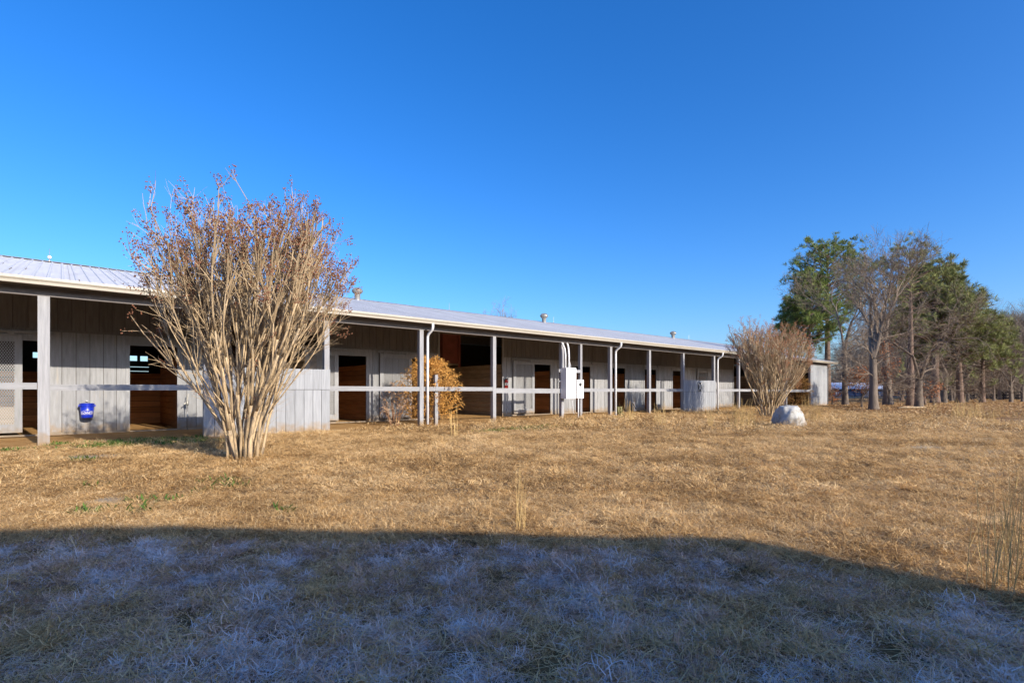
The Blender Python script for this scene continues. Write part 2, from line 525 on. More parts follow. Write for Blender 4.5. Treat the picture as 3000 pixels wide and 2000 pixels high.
for k in range(ns):
    x = X0 + k * 0.9144
    link('roof_sheet', RM, barn, (x, YE, ZE), (pitch, 0, 0))
back_sheets = link('back_roof_slope', MB().add(
    [(X0, YR, ZR - 0.003), (X1R, YR, ZR - 0.003), (X1R, 2 * YR - YE, ZE), (X0, 2 * YR - YE, ZE),
     (X0, YR, ZR - 0.02), (X1R, YR, ZR - 0.02), (X1R, 2 * YR - YE, ZE - 0.02), (X0, 2 * YR - YE, ZE - 0.02)],
    [(0, 1, 2, 3), (7, 6, 5, 4), (1, 0, 4, 5), (2, 1, 5, 6), (3, 2, 6, 7), (0, 3, 7, 4)]).mesh('back_roof_slope', M_ROOF), barn)
# ridge cap
mb = MB()
mb.add([(X0, YR - 0.19, ZR - 0.19 * SL + 0.034), (X1R, YR - 0.19, ZR - 0.19 * SL + 0.034), (X1R, YR, ZR + 0.04), (X0, YR, ZR + 0.04),
        (X1R, YR + 0.19, ZR - 0.19 * SL + 0.034), (X0, YR + 0.19, ZR - 0.19 * SL + 0.034)], [(0, 1, 2, 3), (3, 2, 4, 5), (1, 0, 5, 4)])
mb.build('ridge_cap', M_GUTTER, barn)
# a few rusty lap marks lying on the near roof
for k in range(16):
    x = rng.uniform(-2.5, 5.0); t = rng.uniform(0.1, 5.5)
    rib = X0 + (math.floor((x - X0) / 0.2286) + 0.5) * 0.2286 + 0.036
    y = YE + t
    mb = MB().box(0, 0.012, 0, rng.uniform(0.25, 0.9), 0.0, 0.004)
    o = mb.build('rust_streak', M_RUST, barn)
    o.location = (rib, y, ZE + t * SL + 0.004); o.rotation_euler = (pitch, 0, 0)
# gutter (K profile), fascia and eave beam
gp = [(YE - 0.02, 3.335), (YE - 0.11, 3.335), (YE - 0.115, 3.285), (YE - 0.085, 3.245), (YE - 0.08, 3.195), (YE - 0.02, 3.195)]
def extrude_x(prof, xa, xb):
    n = len(prof)
    vs = [(xa, y, z) for y, z in prof] + [(xb, y, z) for y, z in prof]
    fs = [(i, (i + 1) % n, n + (i + 1) % n, n + i) for i in range(n)] + [tuple(range(n))[::-1], tuple(range(n, 2 * n))]
    return MB().add(vs, [f[::-1] for f in fs])
for k in range(9):                                    # gutter lengths with joints
    xa = X0 + k * (X1R - X0) / 9; xb = xa + (X1R - X0) / 9 - 0.006
    extrude_x(gp, xa, xb).build('gutter', M_GUTTER, barn)
B('fascia', M_TRIM, (X0, X1R - 0.02, YE - 0.018, YE + 0.02, 3.198, 3.318))
B('soffit_board', M_BEAM, (X0, X1R - 0.02, YE + 0.022, YP - 0.052, 3.20, 3.215))
B('eave_beam', M_BEAM, (X0, 44.6, YP - 0.05, YP + 0.09, 3.02, 3.36))
for k in range(28):                                   # rafters over the aisle
    x = X0 + 0.8 + k * 1.95
    mb = MB()
    ya, yb = YP + 0.1, YW - 0.03
    mb.add([(x, ya, roof_z(ya) - 0.02), (x + 0.045, ya, roof_z(ya) - 0.02), (x + 0.045, yb, roof_z(yb) - 0.02), (x, yb, roof_z(yb) - 0.02),
            (x, ya, roof_z(ya) - 0.18), (x + 0.045, ya, roof_z(ya) - 0.18), (x + 0.045, yb, roof_z(yb) - 0.18), (x, yb, roof_z(yb) - 0.18)],
           [(0, 1, 2, 3), (7, 6, 5, 4), (1, 0, 4, 5), (2, 1, 5, 6), (3, 2, 6, 7), (0, 3, 7, 4)])
    mb.build('rafter', M_BEAM, barn)

# posts
PX = [-6.2, -3.25, -0.26, 2.64, 5.54, 8.55, 11.5, 14.98, 18.03, 20.95, 23.92, 27.07, 30.01, 33.07, 36.86, 41.14, 44.45]
for x in PX:
    w = 0.185 if x == -0.26 else 0.14
    mb = MB().box(x - w / 2, x + w / 2, YP - 0.07, YP + 0.07, -0.15, 3.018)
    mb.build('post', M_POST, barn)
B('post', M_POST, (16.03, 16.15, YP - 0.06, YP + 0.06, -0.1, 3.018))
for (x, h) in [(9.16, 1.62), ]:                        # short prop post by the dead cypress
    B('prop_post', M_POST, (x - 0.055, x + 0.055, YP + 0.02, YP + 0.12, -0.1, h))
# rails
for xa, xb, z, h in [(-3.18, -0.36, 1.135, 0.13), (-0.165, 2.55, 1.115, 0.125), (5.615, 8.475, 1.10, 0.135), (8.625, 11.425, 1.10, 0.135), (11.575, 14.905, 1.02, 0.175),
                     (16.155, 17.955, 1.07, 0.135), (18.105, 20.875, 1.07, 0.14), (21.025, 23.845, 1.07, 0.14), (27.145, 29.935, 1.07, 0.14),
                     (30.085, 32.995, 1.07, 0.14), (33.145, 36.785, 1.07, 0.14), (36.935, 41.065, 1.03, 0.17)]:
    o = MB().box(xa, xb, -0.0215, 0.0215, 0, h).build('rail', M_RAIL, barn)
    e_ = rng.uniform(-0.006, 0.006)
    o.location = (0, YP - 0.0335 - 0.012, z - math.tan(e_) * 0); o.rotation_euler = (0, 0, 0)
    for v in o.data.vertices: v.co.z += e_ * (v.co.x - (xa + xb) / 2)

# boards in front wall
OPEN = [(-1.75, -0.25), (1.40, 2.49), (7.16, 8.19), (10.0, 11.05), (16.38, 17.48), (19.25, 20.36), (22.1, 23.27), (25.09, 26.25), (27.99, 28.95), (31.0, 32.1)]
PASS = [(3.2, 6.45), (11.23, 14.5), (35.75, 40.6)]
ZH, ZU = 2.33, 2.60
cuts = sorted(OPEN + PASS)
solid = []
p = X0
for a, b in cuts:
    solid.append((p, a)); p = b
solid.append((p, 45.0))
def boards(xa, xb, z0, z1, y, m, name, w=0.272, gap=0.012, far_merge=None, parent=barn, depth=0.016):
    n = max(1, round((xb - xa) / w)); ww = (xb - xa) / n
    far = MB()
    for k in range(n):
        x = xa + k * ww
        if far_merge and x > far_merge:
            far.box(x, x + ww - gap, y, y + depth, z0, z1)
        else:
            link(name, unit_box(ww - gap, depth, z1 - z0, m), parent, (x, y + rng.uniform(-0.0015, 0.0015), z0))
    if far.n:
        far.build(name, m, parent)['kind'] = 'stuff'
for a, b in solid:
    boards(a, b, 0.06, ZU - 0.015 if (b - a) > 0.3 else ZU - 0.015, YW, M_WALL, 'wall_board', far_merge=33)
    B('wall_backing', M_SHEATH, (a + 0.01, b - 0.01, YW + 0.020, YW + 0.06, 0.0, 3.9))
    B('sill_board', M_PLANK2, (a + 0.02, b - 0.02, YW - 0.012, YW + 0.018, -0.05, 0.055))
# upper wall: overlapping boards above the stall fronts, not across the passages
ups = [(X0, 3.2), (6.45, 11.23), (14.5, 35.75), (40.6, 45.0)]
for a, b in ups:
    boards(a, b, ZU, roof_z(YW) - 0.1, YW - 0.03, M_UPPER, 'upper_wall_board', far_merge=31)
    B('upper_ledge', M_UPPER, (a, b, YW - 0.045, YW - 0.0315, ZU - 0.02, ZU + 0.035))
for a, b in OPEN:                                      # header and jambs round each stall opening
    B('door_header', M_TRIM, (a - 0.10, b + 0.10, YW - 0.022, YW - 0.003, ZH, ZU - 0.021))
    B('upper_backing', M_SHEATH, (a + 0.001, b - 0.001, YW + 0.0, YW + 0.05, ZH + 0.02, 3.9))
    B('door_jamb', M_TRIM, (a - 0.085, a + 0.004, YW - 0.020, YW - 0.003, 0.02, ZH - 0.002))
    B('door_jamb', M_TRIM, (b - 0.004, b + 0.085, YW - 0.020, YW - 0.003, 0.02, ZH - 0.002))
    B('door_threshold', M_PLANK2, (a + 0.006, b - 0.006, YW - 0.01, YW + 0.10, -0.04, 0.035))
for a, b in PASS:
    B('passage_jamb', M_TRIM, (a - 0.06, a + 0.03, YW - 0.055, YW - 0.047, 0.0, roof_z(YW) - 0.15))
    B('passage_jamb', M_TRIM, (b - 0.03, b + 0.06, YW - 0.055, YW - 0.047, 0.0, roof_z(YW) - 0.15))

# sliding stall doors with expanded-metal mesh
def wire_mesh(w, h, s=0.047):
    mb = MB()
    sl = 1.75
    for sg in (1, -1):
        k = -h / sl
        while k < w:
            xa, xb = k, k + h / sl
            za, zb = 0.0, h
            if xa < 0: za = -xa * sl; xa = 0.0
            if xb > w: zb = h - (xb - w) * sl; xb = w
            if xb - xa > 0.01:
                if sg == 1: mb.bar((xa, 0, za), (xb, 0, zb), 0.011, 0.004)
                else: mb.bar((w - xa, 0.004, za), (w - xb, 0.004, zb), 0.011, 0.004)
            k += s * 1.0
    return mb.mesh('wire_mesh', M_MESH)
WM = {}
def stall_door(x0, x1, label, y=YW - 0.10, z0=0.10, z1=2.46, st=0.14, low=None):
    fr = MB()
    fr.box(x0, x0 + st, y, y + 0.04, z0, z1); fr.box(x1 - st, x1, y, y + 0.04, z0, z1)
    fr.box(x0 + st, x1 - st, y + 0.002, y + 0.038, z1 - 0.17, z1); fr.box(x0 + st, x1 - st, y + 0.002, y + 0.038, z0, z0 + 0.20)
    d = fr.build('stall_door', M_TRIM, barn)
    tag(d, label)
    w, h = round(x1 - x0 - 2 * st, 2), round(z1 - z0 - 0.37, 2)
    if (w, h) not in WM: WM[(w, h)] = wire_mesh(w, h)
    link('wire_mesh', WM[(w, h)], d, (x0 + st, y + 0.018, z0 + 0.20))
    tr = MB().box(x0 - 0.1, x1 + 0.55, y - 0.005, y + 0.05, z1 + 0.035, z1 + 0.085)
    tr.build('door_track', M_TRIM, barn)
    for xx in (x0 + 0.2, x1 - 0.2):
        MB().box(xx - 0.06, xx + 0.06, y - 0.012, y - 0.001, z1 - 0.05, z1 + 0.07).build('track_hanger', M_TRIM, d)
    if low:
        MB().box(x0 + st, x1 - st, y + 0.028, y + 0.037, z0 + 0.2, z0 + 0.2 + low).build('kick_panel', M_PLANK2, d)
stall_door(-1.98, -0.70, 'grey framed sliding stall door with diamond mesh and a kick panel at the foot', low=0.42)
stall_door(6.02, 7.14, 'mesh stall door half hidden behind the boarded aisle panel')
stall_door(8.68, 9.98, 'mesh stall door behind the browned cypress')
stall_door(15.08, 16.36, 'mesh stall door beside the fire extinguisher')
stall_door(30.75, 32.15, 'mesh stall door above the panel with the cross brace')
for xa in (22.6, 26.3, 28.9, 20.4):                     # empty tracks over the far stalls
    B('door_track', M_TRIM, (xa, xa + 1.5, YW - 0.10, YW - 0.05, 2.50, 2.55))

# interior: partitions of horizontal planks, mid wall and back wall
def plank_wall(name, m, x, ya, yb, z1, along='y', n=None):
    n = n or int(z1 / 0.185)
    par = link(name, None, barn, (x, ya, 0)); par.empty_display_size = 0.1
    h = z1 / n
    for k in range(n):
        if along == 'y':
            me = unit_box(0.04, yb - ya, h - 0.012, m); loc = (rng.uniform(-0.004, 0.004), 0, k * h)
        else:
            me = unit_box(yb - ya, 0.04, h - 0.012, m); loc = (0, rng.uniform(-0.004, 0.004), k * h)
        link('plank', me, par, loc)
    return par
YM = 21.6
for x in (-0.12, 2.60, 8.45, 17.72, 20.55, 23.50, 26.45, 29.20, 32.4):
    plank_wall('stall_partition', M_PLANK, x, YW + 0.11, YM - 0.05, 2.07)
for x in (3.13, 6.46, 11.16, 14.51, 35.72, 40.6):
    plank_wall('passage_wall', M_PLANK2, x, YW + 0.07, YM - 0.05, 2.28)
for a, b in [(-8.9, 3.1), (6.5, 11.2), (14.6, 35.7)]:
    par = link('mid_wall', None, barn, (a, YM, 0)); par.empty_display_size = 0.1
    for k in range(9):
        link('plank', unit_box(b - a, 0.04, 0.175, M_PLANK), par, (0, rng.uniform(-0.004, 0.004), k * 0.19))
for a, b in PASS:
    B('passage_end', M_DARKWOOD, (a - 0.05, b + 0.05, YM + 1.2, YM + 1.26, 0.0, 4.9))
# back wall with high windows and two slits
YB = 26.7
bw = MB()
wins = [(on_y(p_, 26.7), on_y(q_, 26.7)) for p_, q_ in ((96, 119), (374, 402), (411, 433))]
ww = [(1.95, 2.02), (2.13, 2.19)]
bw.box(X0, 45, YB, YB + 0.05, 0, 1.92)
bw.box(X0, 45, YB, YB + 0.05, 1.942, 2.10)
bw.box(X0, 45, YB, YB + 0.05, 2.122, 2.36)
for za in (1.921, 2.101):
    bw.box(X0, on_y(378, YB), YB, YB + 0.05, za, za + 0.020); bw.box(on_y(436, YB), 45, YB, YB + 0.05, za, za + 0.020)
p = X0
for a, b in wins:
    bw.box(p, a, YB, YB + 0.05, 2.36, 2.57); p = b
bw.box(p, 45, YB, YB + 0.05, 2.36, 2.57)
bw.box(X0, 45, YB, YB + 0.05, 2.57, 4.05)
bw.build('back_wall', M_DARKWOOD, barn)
B('end_wall', M_DARKWOOD, (44.95, 45.0, YP + 0.1, YB - 0.01, 0, 3.35))
B('end_wall', M_WALL, (X0 + 0.01, X0 + 0.06, YW + 0.07, YB - 0.01, 0, 4.0))
# gable infill at the right end
MB().add([(44.94, YP + 0.1, 3.36), (44.94, 2 * YR - YP, 3.36), (44.94, YR, ZR - 0.05), (44.99, YP + 0.1, 3.36), (44.99, 2 * YR - YP, 3.36), (44.99, YR, ZR - 0.05)],
         [(0, 2, 1), (3, 4, 5), (0, 1, 4, 3), (1, 2, 5, 4), (2, 0, 3, 5)]).build('gable_infill', M_WALL, barn)
# maroon loft bin in the second passage
lb = B('loft_bin', M_LOFT, (12.95, 13.85, 19.6, 20.4, 2.35, 3.75))
B('loft_bin_corner_post', M_LOFT, (13.77, 13.88, 19.53, 19.598, 2.2, 3.8), parent=lb)
B('loft_bin_bottom_rail', M_PLANK2, (12.9, 13.765, 19.55, 19.599, 2.26, 2.345), parent=lb)
B('loft_joist', M_BEAM, (11.3, 14.45, 18.6, 18.65, 3.55, 3.62))

# boarded panels in the post line
def aisle_panel(xa, xb, z1, zs, label, w=0.242):
    par = link('aisle_panel', None, barn, (xa, YP, 0)); tag(par, label)
    n = round((xb - xa) / w); ww = (xb - xa) / n
    for k in range(n):
        link('board', unit_box(ww - 0.010, 0.02, zs + 0.06, M_PANEL), par, (k * ww, -0.095 + rng.uniform(-.001, .001), -0.06))
        if z1 > zs:
            link('board', unit_box(ww - 0.004, 0.02, z1 - zs - 0.012, M_PANEL), par, (k * ww, -0.100 + rng.uniform(-.001, .001), zs + 0.012))
    link('panel_backing', unit_box(xb - xa - 0.02, 0.03, z1 - 0.02, M_SHEATH), par, (0.01, -0.07, 0.0))
    return par
aisle_panel(2.56, 5.62, 1.69, 1.13, 'boarded half-height panel closing the aisle behind the near crape myrtle')
p2 = aisle_panel(23.86, 27.14, 1.66, 1.06, 'boarded half-height panel with a small cross-braced hatch', 0.22)
aisle_panel(41.14, 44.5, 3.0, 3.0, 'full-height vertical boards closing the far end of the aisle', 0.30)
hx = on_y(2040, YP) ; hz = z_at(1143, 27)
hatch = MB().box(0, 0.36, 0, 0.012, 0, 0.46).build('hatch', M_BLACK, p2)
hatch.location = (25.25 - 23.86, -0.114, 1.09)
for s in (0, 1):
    mb = MB().bar((0.02, -0.006, 0.02 if s else 0.44), (0.34, -0.006, 0.44 if s else 0.02), 0.035, 0.010)
    mb.build('cross_brace', M_LABEL, hatch)

# downspouts with an elbow from the gutter
for x in (8.62, 18.16, 27.2, 44.6):
    pts = [(x + 0.13, YE - 0.06, 3.20), (x + 0.13, YE - 0.06, 3.09), (x + 0.13, YE - 0.03, 3.02), (x + 0.12, YP - 0.18, 2.90), (x + 0.11, YP - 0.13, 2.82), (x + 0.11, YP - 0.125, 2.7), (x + 0.11, YP - 0.125, 0.05)]
    if x > 40: pts = [(x + 0.85, YE - 0.04, 3.2), (x + 0.85, YE, 3.05), (x + 0.7, YP - 0.05, 2.95), (x + 0.15, YP - 0.05, 2.75), (x + 0.1, YP - 0.05, 2.6), (x + 0.1, YP - 0.05, 0.05)]
    MB().tube(pts, 0.042 if x < 10 else 0.047, 8).build('downspout', M_PIPE if x < 40 else M_BEAM, barn, True)

# turbine vents and lightning rods on the ridge
def turbine(px, name='roof_vent'):
    Y = YR - 0.45
    x = on_y(px, Y); z = roof_z(Y)
    v = link('turbine_vent', None, barn, (x, Y, z - 0.05), None, (0.82, 0.82, 0.88))
    MB().lathe([(0.17, 0.0), (0.17, 0.06), (0.15, 0.08), (0.15, 0.36)], 18).build('neck', M_VENT, v, True)
    prof = [(0.15, 0.34)] + [(0.15 + 0.13 * math.sin(math.pi * t), 0.36 + 0.30 * t) for t in np.linspace(0.1, 0.9, 7)] + [(0.14, 0.66), (0.02, 0.685)]
    MB().lathe(prof, 22).build('turbine_head', M_VENT, v, True)
    fin = MB()
    for k in range(22):
        w = 2 * math.pi * k / 22
        pts = [((0.158 + 0.13 * math.sin(math.pi * t)) * math.cos(w + 0.5 * t), (0.158 + 0.13 * math.sin(math.pi * t)) * math.sin(w + 0.5 * t), 0.36 + 0.30 * t) for t in np.linspace(0.02, 0.98, 6)]
        fin.tube(pts, 0.006, 3)
    fin.build('turbine_vanes', M_STEEL, v)
for px in (1047, 1594, 1972): turbine(px)
for px, ball in ((145, True), (1316, False), (1622, False), (2018, False)):
    x = on_y(px, YR)
    mb = MB().tube([(x, YR, ZR + 0.03), (x, YR, ZR + 0.42)], [0.012, 0.006], 6)
    rod = mb.build('lightning_rod', M_STEEL, barn)
    MB().lathe([(0.03, 0), (0.03, 0.02), (0.012, 0.05)], 10, (x, YR, ZR + 0.03)).build('rod_base', M_STEEL, rod)
    if ball:
        MB().lathe([(0.005, 0)] + [(0.055 * math.sin(t), 0.055 - 0.055 * math.cos(t)) for t in np.linspace(0.3, 2.84, 7)] + [(0.005, 0.11)], 12, (x, YR, ZR + 0.10)).build('glass_ball', M_LABEL, rod, True)

# ------------------------------------------------------------------ fittings in the aisle
# blue bucket hung on the wall
bx = on_y(255, YW - 0.2); bz = z_at(1223, 13.3) 
bk = thing('bucket', 'blue plastic bucket with white lettering hanging on the stall wall', 'bucket', (bx, YW - 0.19, bz))
H = 0.37
MB().lathe([(0.115, 0.0), (0.125, 0.01), (0.150, H), (0.138, H), (0.112, 0.02), (0.001, 0.02)], 28).build('bucket_body', M_BLUE, bk, True)
rim = MB()
for zz, rr in ((H - 0.012, 0.158), (H - 0.055, 0.156), (H - 0.085, 0.153)):
    rim.lathe([(rr - 0.008, zz - 0.006), (rr, zz - 0.004), (rr, zz + 0.004), (rr - 0.008, zz + 0.006)], 28)
rim.build('bucket_rim', M_BLUE, bk, True)
MB().tube([(0.155 * math.cos(t), 0.03 + 0.05 * math.sin(t), H - 0.06 + 0.12 * math.sin(t)) for t in np.linspace(0, math.pi, 13)], 0.003, 5).build('bail_handle', M_VENT, bk)
for s in (-1, 1):
    MB().box(s * 0.158 - 0.012, s * 0.158 + 0.012, -0.015, 0.02, H - 0.085, H - 0.035).build('handle_ear', M_BLUE, bk)
txt = bpy.data.curves.new('bucket_lettering', 'FONT')
txt.body = "LOWE'S"; txt.size = 0.072; txt.extrude = 0.0; txt.align_x = 'CENTER'; txt.offset = 0.0012
to = bpy.data.objects.new('tmp_text', txt); COL.objects.link(to)
dg = bpy.context.evaluated_depsgraph_get(); dg.update()
tm = bpy.data.meshes.new_from_object(to.evaluated_get(dg))
bpy.data.objects.remove(to)
co = np.array([v.co[:] for v in tm.vertices])
zt = 0.105
def wrap(x, z, lift=0.0025):
    r = 0.125 + (0.150 - 0.125) * (z - 0.01) / (H - 0.01) + lift
    a = x / r
    return (r * math.sin(a), -r * math.cos(a), z)
for i, v in enumerate(tm.vertices):
    v.co = wrap(co[i, 0] * 0.86, zt + co[i, 1])
tm.materials.clear(); tm.materials.append(M_LABEL)
logo = link('bucket_lettering', tm, bk)
out = MB()
path = [(-0.125, 0.092), (0.125, 0.092), (0.125, 0.165), (0.09, 0.172), (0.0, 0.203), (-0.09, 0.172), (-0.125, 0.165), (-0.125, 0.092)]
fine = []
for (xa, za), (xb, zb) in zip(path, path[1:]):
    for t in np.linspace(0, 1, 7)[:-1]:
        fine.append(wrap(xa + (xb - xa) * t, za + (zb - za) * t, 0.001))
fine.append(fine[0])
out.tube(fine, 0.0035, 4, False)
out.build('emblem_outline', M_LABEL, bk)
MB().box(-0.02, 0.02, 0.12, 0.19, H + 0.045, H + 0.07).build('wall_hook', M_STEEL, bk)

# electrical cabinets on the post line
xc0, xc1 = on_y(1659, YP - 0.38), on_y(1688, YP - 0.38)
cz0, cz1 = z_at(1167, 20.6), z_at(1078, 20.6)
ec = thing('electrical_cabinet', 'large white electrical cabinet mounted on the aisle posts with conduits above', 'electrical box', (xc0, YP - 0.38, cz0))
w_, h_ = xc1 - xc0, cz1 - cz0
MB().box(0, w_, 0.0, 0.30, 0, h_).build('cabinet_body', M_WHITEBOX, ec)
MB().box(0.012, w_ - 0.012, -0.014, -0.002, 0.012, h_ - 0.012).build('cabinet_door', M_WHITEBOX, ec)
for zz in (0.35, 0.43, 0.51):
    for dx in (0.0, 0.035):
        MB().box(w_ * 0.62 + dx, w_ * 0.62 + dx + 0.02, -0.019, -0.0145, h_ * zz, h_ * zz + 0.055).build('breaker_mark', M_BLACK, ec)
for zz in (0.10, 0.17):
    MB().box(w_ + 0.001, w_ + 0.05, 0.02, 0.08, h_ * zz, h_ * zz + 0.05).build('latch', M_STEEL, ec)
cb = cz1
for dx, bend in ((0.10, 0.05), (0.30, 0.0)):
    MB().tube([(dx, 0.14, h_ + 0.001), (dx, 0.14, h_ + 0.5), (dx - bend * 0.4, 0.16, h_ + 0.75), (dx - bend * 1.6, 0.2, 3.02 - cz0 - 0.1), (dx - bend * 2, 0.25, 3.0 - cz0)], 0.036, 8).build('conduit', M_PIPE, ec, True)
MB().tube([(0.42, 0.15, h_ + 0.001), (0.40, 0.14, h_ + 0.1), (0.33, 0.15, h_ + 0.3), (0.31, 0.18, h_ + 0.4)], 0.012, 6).build('cable', M_PIPE, ec, True)
MB().tube([(0.55, 0.2, 0), (0.57, 0.2, -0.25), (0.68, 0.25, -0.55), (0.75, 0.27, -0.62)], 0.012, 6).build('cable', M_PIPE, ec, True)
yb_ = 0.302
MB().box(-0.10, 0.62 + w_, yb_, yb_ + 0.035, h_ - 0.17, h_ - 0.05).build('mounting_board', M_POST, ec)
MB().box(-0.10, 0.62 + w_, yb_, yb_ + 0.035, h_ - 0.55, h_ - 0.50).build('mounting_board', M_POST, ec)
xm0, xm1 = on_y(1691.5, YP - 0.22), on_y(1710, YP - 0.22)
mz0, mz1 = z_at(1166, 21.1), z_at(1112, 21.1)
em = thing('disconnect_switch', 'smaller white switch box with a round dial beside the electrical cabinet', 'electrical box', (xm0, YP - 0.22, mz0))
w2, h2 = xm1 - xm0, mz1 - mz0
MB().box(0, w2, 0, 0.15, 0, h2).build('switch_body', M_WHITEBOX, em)
o = MB().lathe([(0.075, 0.0), (0.075, 0.012), (0.05, 0.03)], 18).build('dial', M_BLACK, em, True)
o.location = (w2 * 0.45, -0.001, h2 * 0.74); o.rotation_euler = (R(90), 0, 0)
MB().bar((w2 * 0.45, -0.035, h2 * 0.74), (w2 * 0.80, -0.035, h2 * 0.78), 0.022, 0.012).build('switch_lever', M_STEEL, em)
MB().tube([(w2 * 0.35, 0.07, 0), (w2 * 0.35, 0.07, -mz0 - 0.05)], 0.028, 8).build('conduit', M_PIPE, em, True)

# fire extinguisher
fx = on_y(1483, YW - 0.1); fz = z_at(1140, 22.6)
fe = thing('fire_extinguisher', 'red fire extinguisher hanging on the grey wall beside the wide passage', 'fire extinguisher', (fx, YW - 0.11, fz - 0.02))
MB().lathe([(0.07, 0.0), (0.082, 0.02), (0.082, 0.34), (0.07, 0.39), (0.03, 0.425), (0.025, 0.44)], 18).build('cylinder', M_RED, fe, True)
MB().lathe([(0.0835, 0.19), (0.0838, 0.191), (0.0838, 0.30), (0.0835, 0.301)], 18).build('label_band', M_LABEL, fe, True)
MB().box(-0.03, 0.03, -0.03, 0.03, 0.44, 0.475).bar((0, 0, 0.47), (0.12, -0.01, 0.53), 0.02, 0.02).bar((0, 0, 0.455), (0.11, -0.01, 0.465), 0.02, 0.02).build('valve_handle', M_BLACK, fe)
MB().tube([(-0.03, 0, 0.45), (-0.10, -0.01, 0.44), (-0.115, -0.01, 0.36), (-0.105, -0.01, 0.16), (-0.095, -0.01, 0.10)], 0.013, 6).build('hose', M_BLACK, fe, True)
MB().box(-0.03, 0.03, 0.083, 0.105, 0.30, 0.40).build('bracket', M_STEEL, fe)

# yard hydrant by the second stall
hx_, hy_ = on_y(549, YW - 0.25), YW - 0.25
hyd = thing('yard_hydrant', 'thin standpipe with a lever handle between the open stall and the aisle panel', 'hydrant', (hx_, hy_, 0))
MB().tube([(0, 0, -0.05), (0, 0, 0.72)], 0.013, 8).build('standpipe', M_STEEL, hyd, True)
MB().lathe([(0.03, 0.70), (0.035, 0.74), (0.03, 0.82), (0.015, 0.84)], 10).build('valve_head', M_VENT, hyd, True)
MB().tube([(0, 0, 0.77), (-0.06, -0.04, 0.77), (-0.08, -0.05, 0.72)], 0.013, 6).build('spout', M_VENT, hyd)
MB().bar((0, 0, 0.84), (0.02, 0.0, 1.02), 0.02, 0.012).build('lever', M_VENT, hyd)

# leaning board with a black bar, and a pair of clay-green rubber boots by the far stall
sx = on_y(1860, YW - 0.4)
sg = thing('leaning_sign_board', 'small white square board with a black diagonal bar leaning at the far stall wall', 'board', (sx, YW - 0.42, 0.02), 0)
o = MB().box(-0.14, 0.14, 0, 0.02, 0, 0.50).build('board_face', M_LABEL, sg); o.rotation_euler = (R(-14), 0, 0)
o2 = MB().bar((-0.12, -0.006, 0.46), (0.12, -0.006, 0.06), 0.05, 0.01).bar((-0.12, -0.006, 0.06), (-0.12, -0.006, 0.46), 0.02, 0.01).build('diagonal_bar', M_BLACK, sg); o2.rotation_euler = (R(-14), 0, 0)
for k, px in enumerate((1811, 1819)):
    x = on_y(px, YP + 0.6)
    bt = thing('rubber_boot', ('olive rubber boot standing by the downspout post, nearer the post', 'olive rubber boot standing by the downspout post, nearer the tall grass')[k], 'boot', (x, YP + 0.6, 0), R(-20 + 30 * k), 'pair of boots under the eaves')
    mb = MB().tube([(0, 0, 0.06), (0, 0.0, 0.2), (0, 0.01, 0.38)], [0.06, 0.058, 0.068], 10)
    mb.tube([(0, 0.05, 0.045), (0, -0.06, 0.05), (0, -0.14, 0.04), (0, -0.19, 0.035)], [0.05, 0.055, 0.05, 0.025], 8)
    mb.build('boot_upper', mat('olive_rubber_%d' % k, (0.16, 0.15, 0.06), 0.6), bt, True)
    MB().box(-0.05, 0.05, -0.19, 0.10, 0.0, 0.018).build('boot_sole', M_BLACK, bt)

# ------------------------------------------------------------------ the barn behind the camera, whose roof throws the foreground shadow
def behind():
    y0, y1 = -5.0, -17.0
    k = 0.42
    def proj(px, py):
        X, Y = on_ground(px, py)
        return X + 0.10 * (Y - y0), (Y - y0) * k
    edge = [proj(2190, 1590), proj(957, 1558), proj(510, 1546), proj(0, 1560)]
    apex_x = edge[-1][0] - 2.6
    apex = (apex_x, edge[-1][1] + 2.6 * 0.22)
    right = [(edge[0][0], 0.0)] + edge + [apex]
    left = [(2 * apex_x - x, z) for x, z in right[:-1]][::-1]
    prof = right + left
    t = thing('neighbouring_barn', 'building behind the photographer whose roof shadow lies across the foreground lawn', 'barn', (apex_x, y0, 0))
    n = len(prof)
    vs = [(x - apex_x, 0.0, z) for x, z in prof] + [(x - apex_x, y1 - y0, z) for x, z in prof]
    MB().add(vs, [tuple(range(n)), tuple(range(n, 2 * n))[::-1], (0, n, n + 1, 1), (n - 2, 2 * n - 2, 2 * n - 1, n - 1)]).build('wall', M_BEHIND, t)
    for i in range(1, n - 2):
        (xa, za), (xb, zb) = prof[i], prof[i + 1]
        m = MB()
        xa -= apex_x; xb -= apex_x
        m.add([(xa, 0.02, za), (xb, 0.02, zb), (xb, y1 - y0 - 0.2, zb), (xa, y1 - y0 - 0.2, za), (xa, 0.02, za + 0.03), (xb, 0.02, zb + 0.03), (xb, y1 - y0 - 0.2, zb + 0.03), (xa, y1 - y0 - 0.2, za + 0.03)],
              [(0, 1, 2, 3), (7, 6, 5, 4), (1, 0, 4, 5), (2, 1, 5, 6), (3, 2, 6, 7), (0, 3, 7, 4)])
        m.build('roof_slope', M_ROOF, t)
    MB().box(-1.6, 1.6, 0.001, 0.06, 0, 2.6).build('door', M_TRIM, t)
behind()

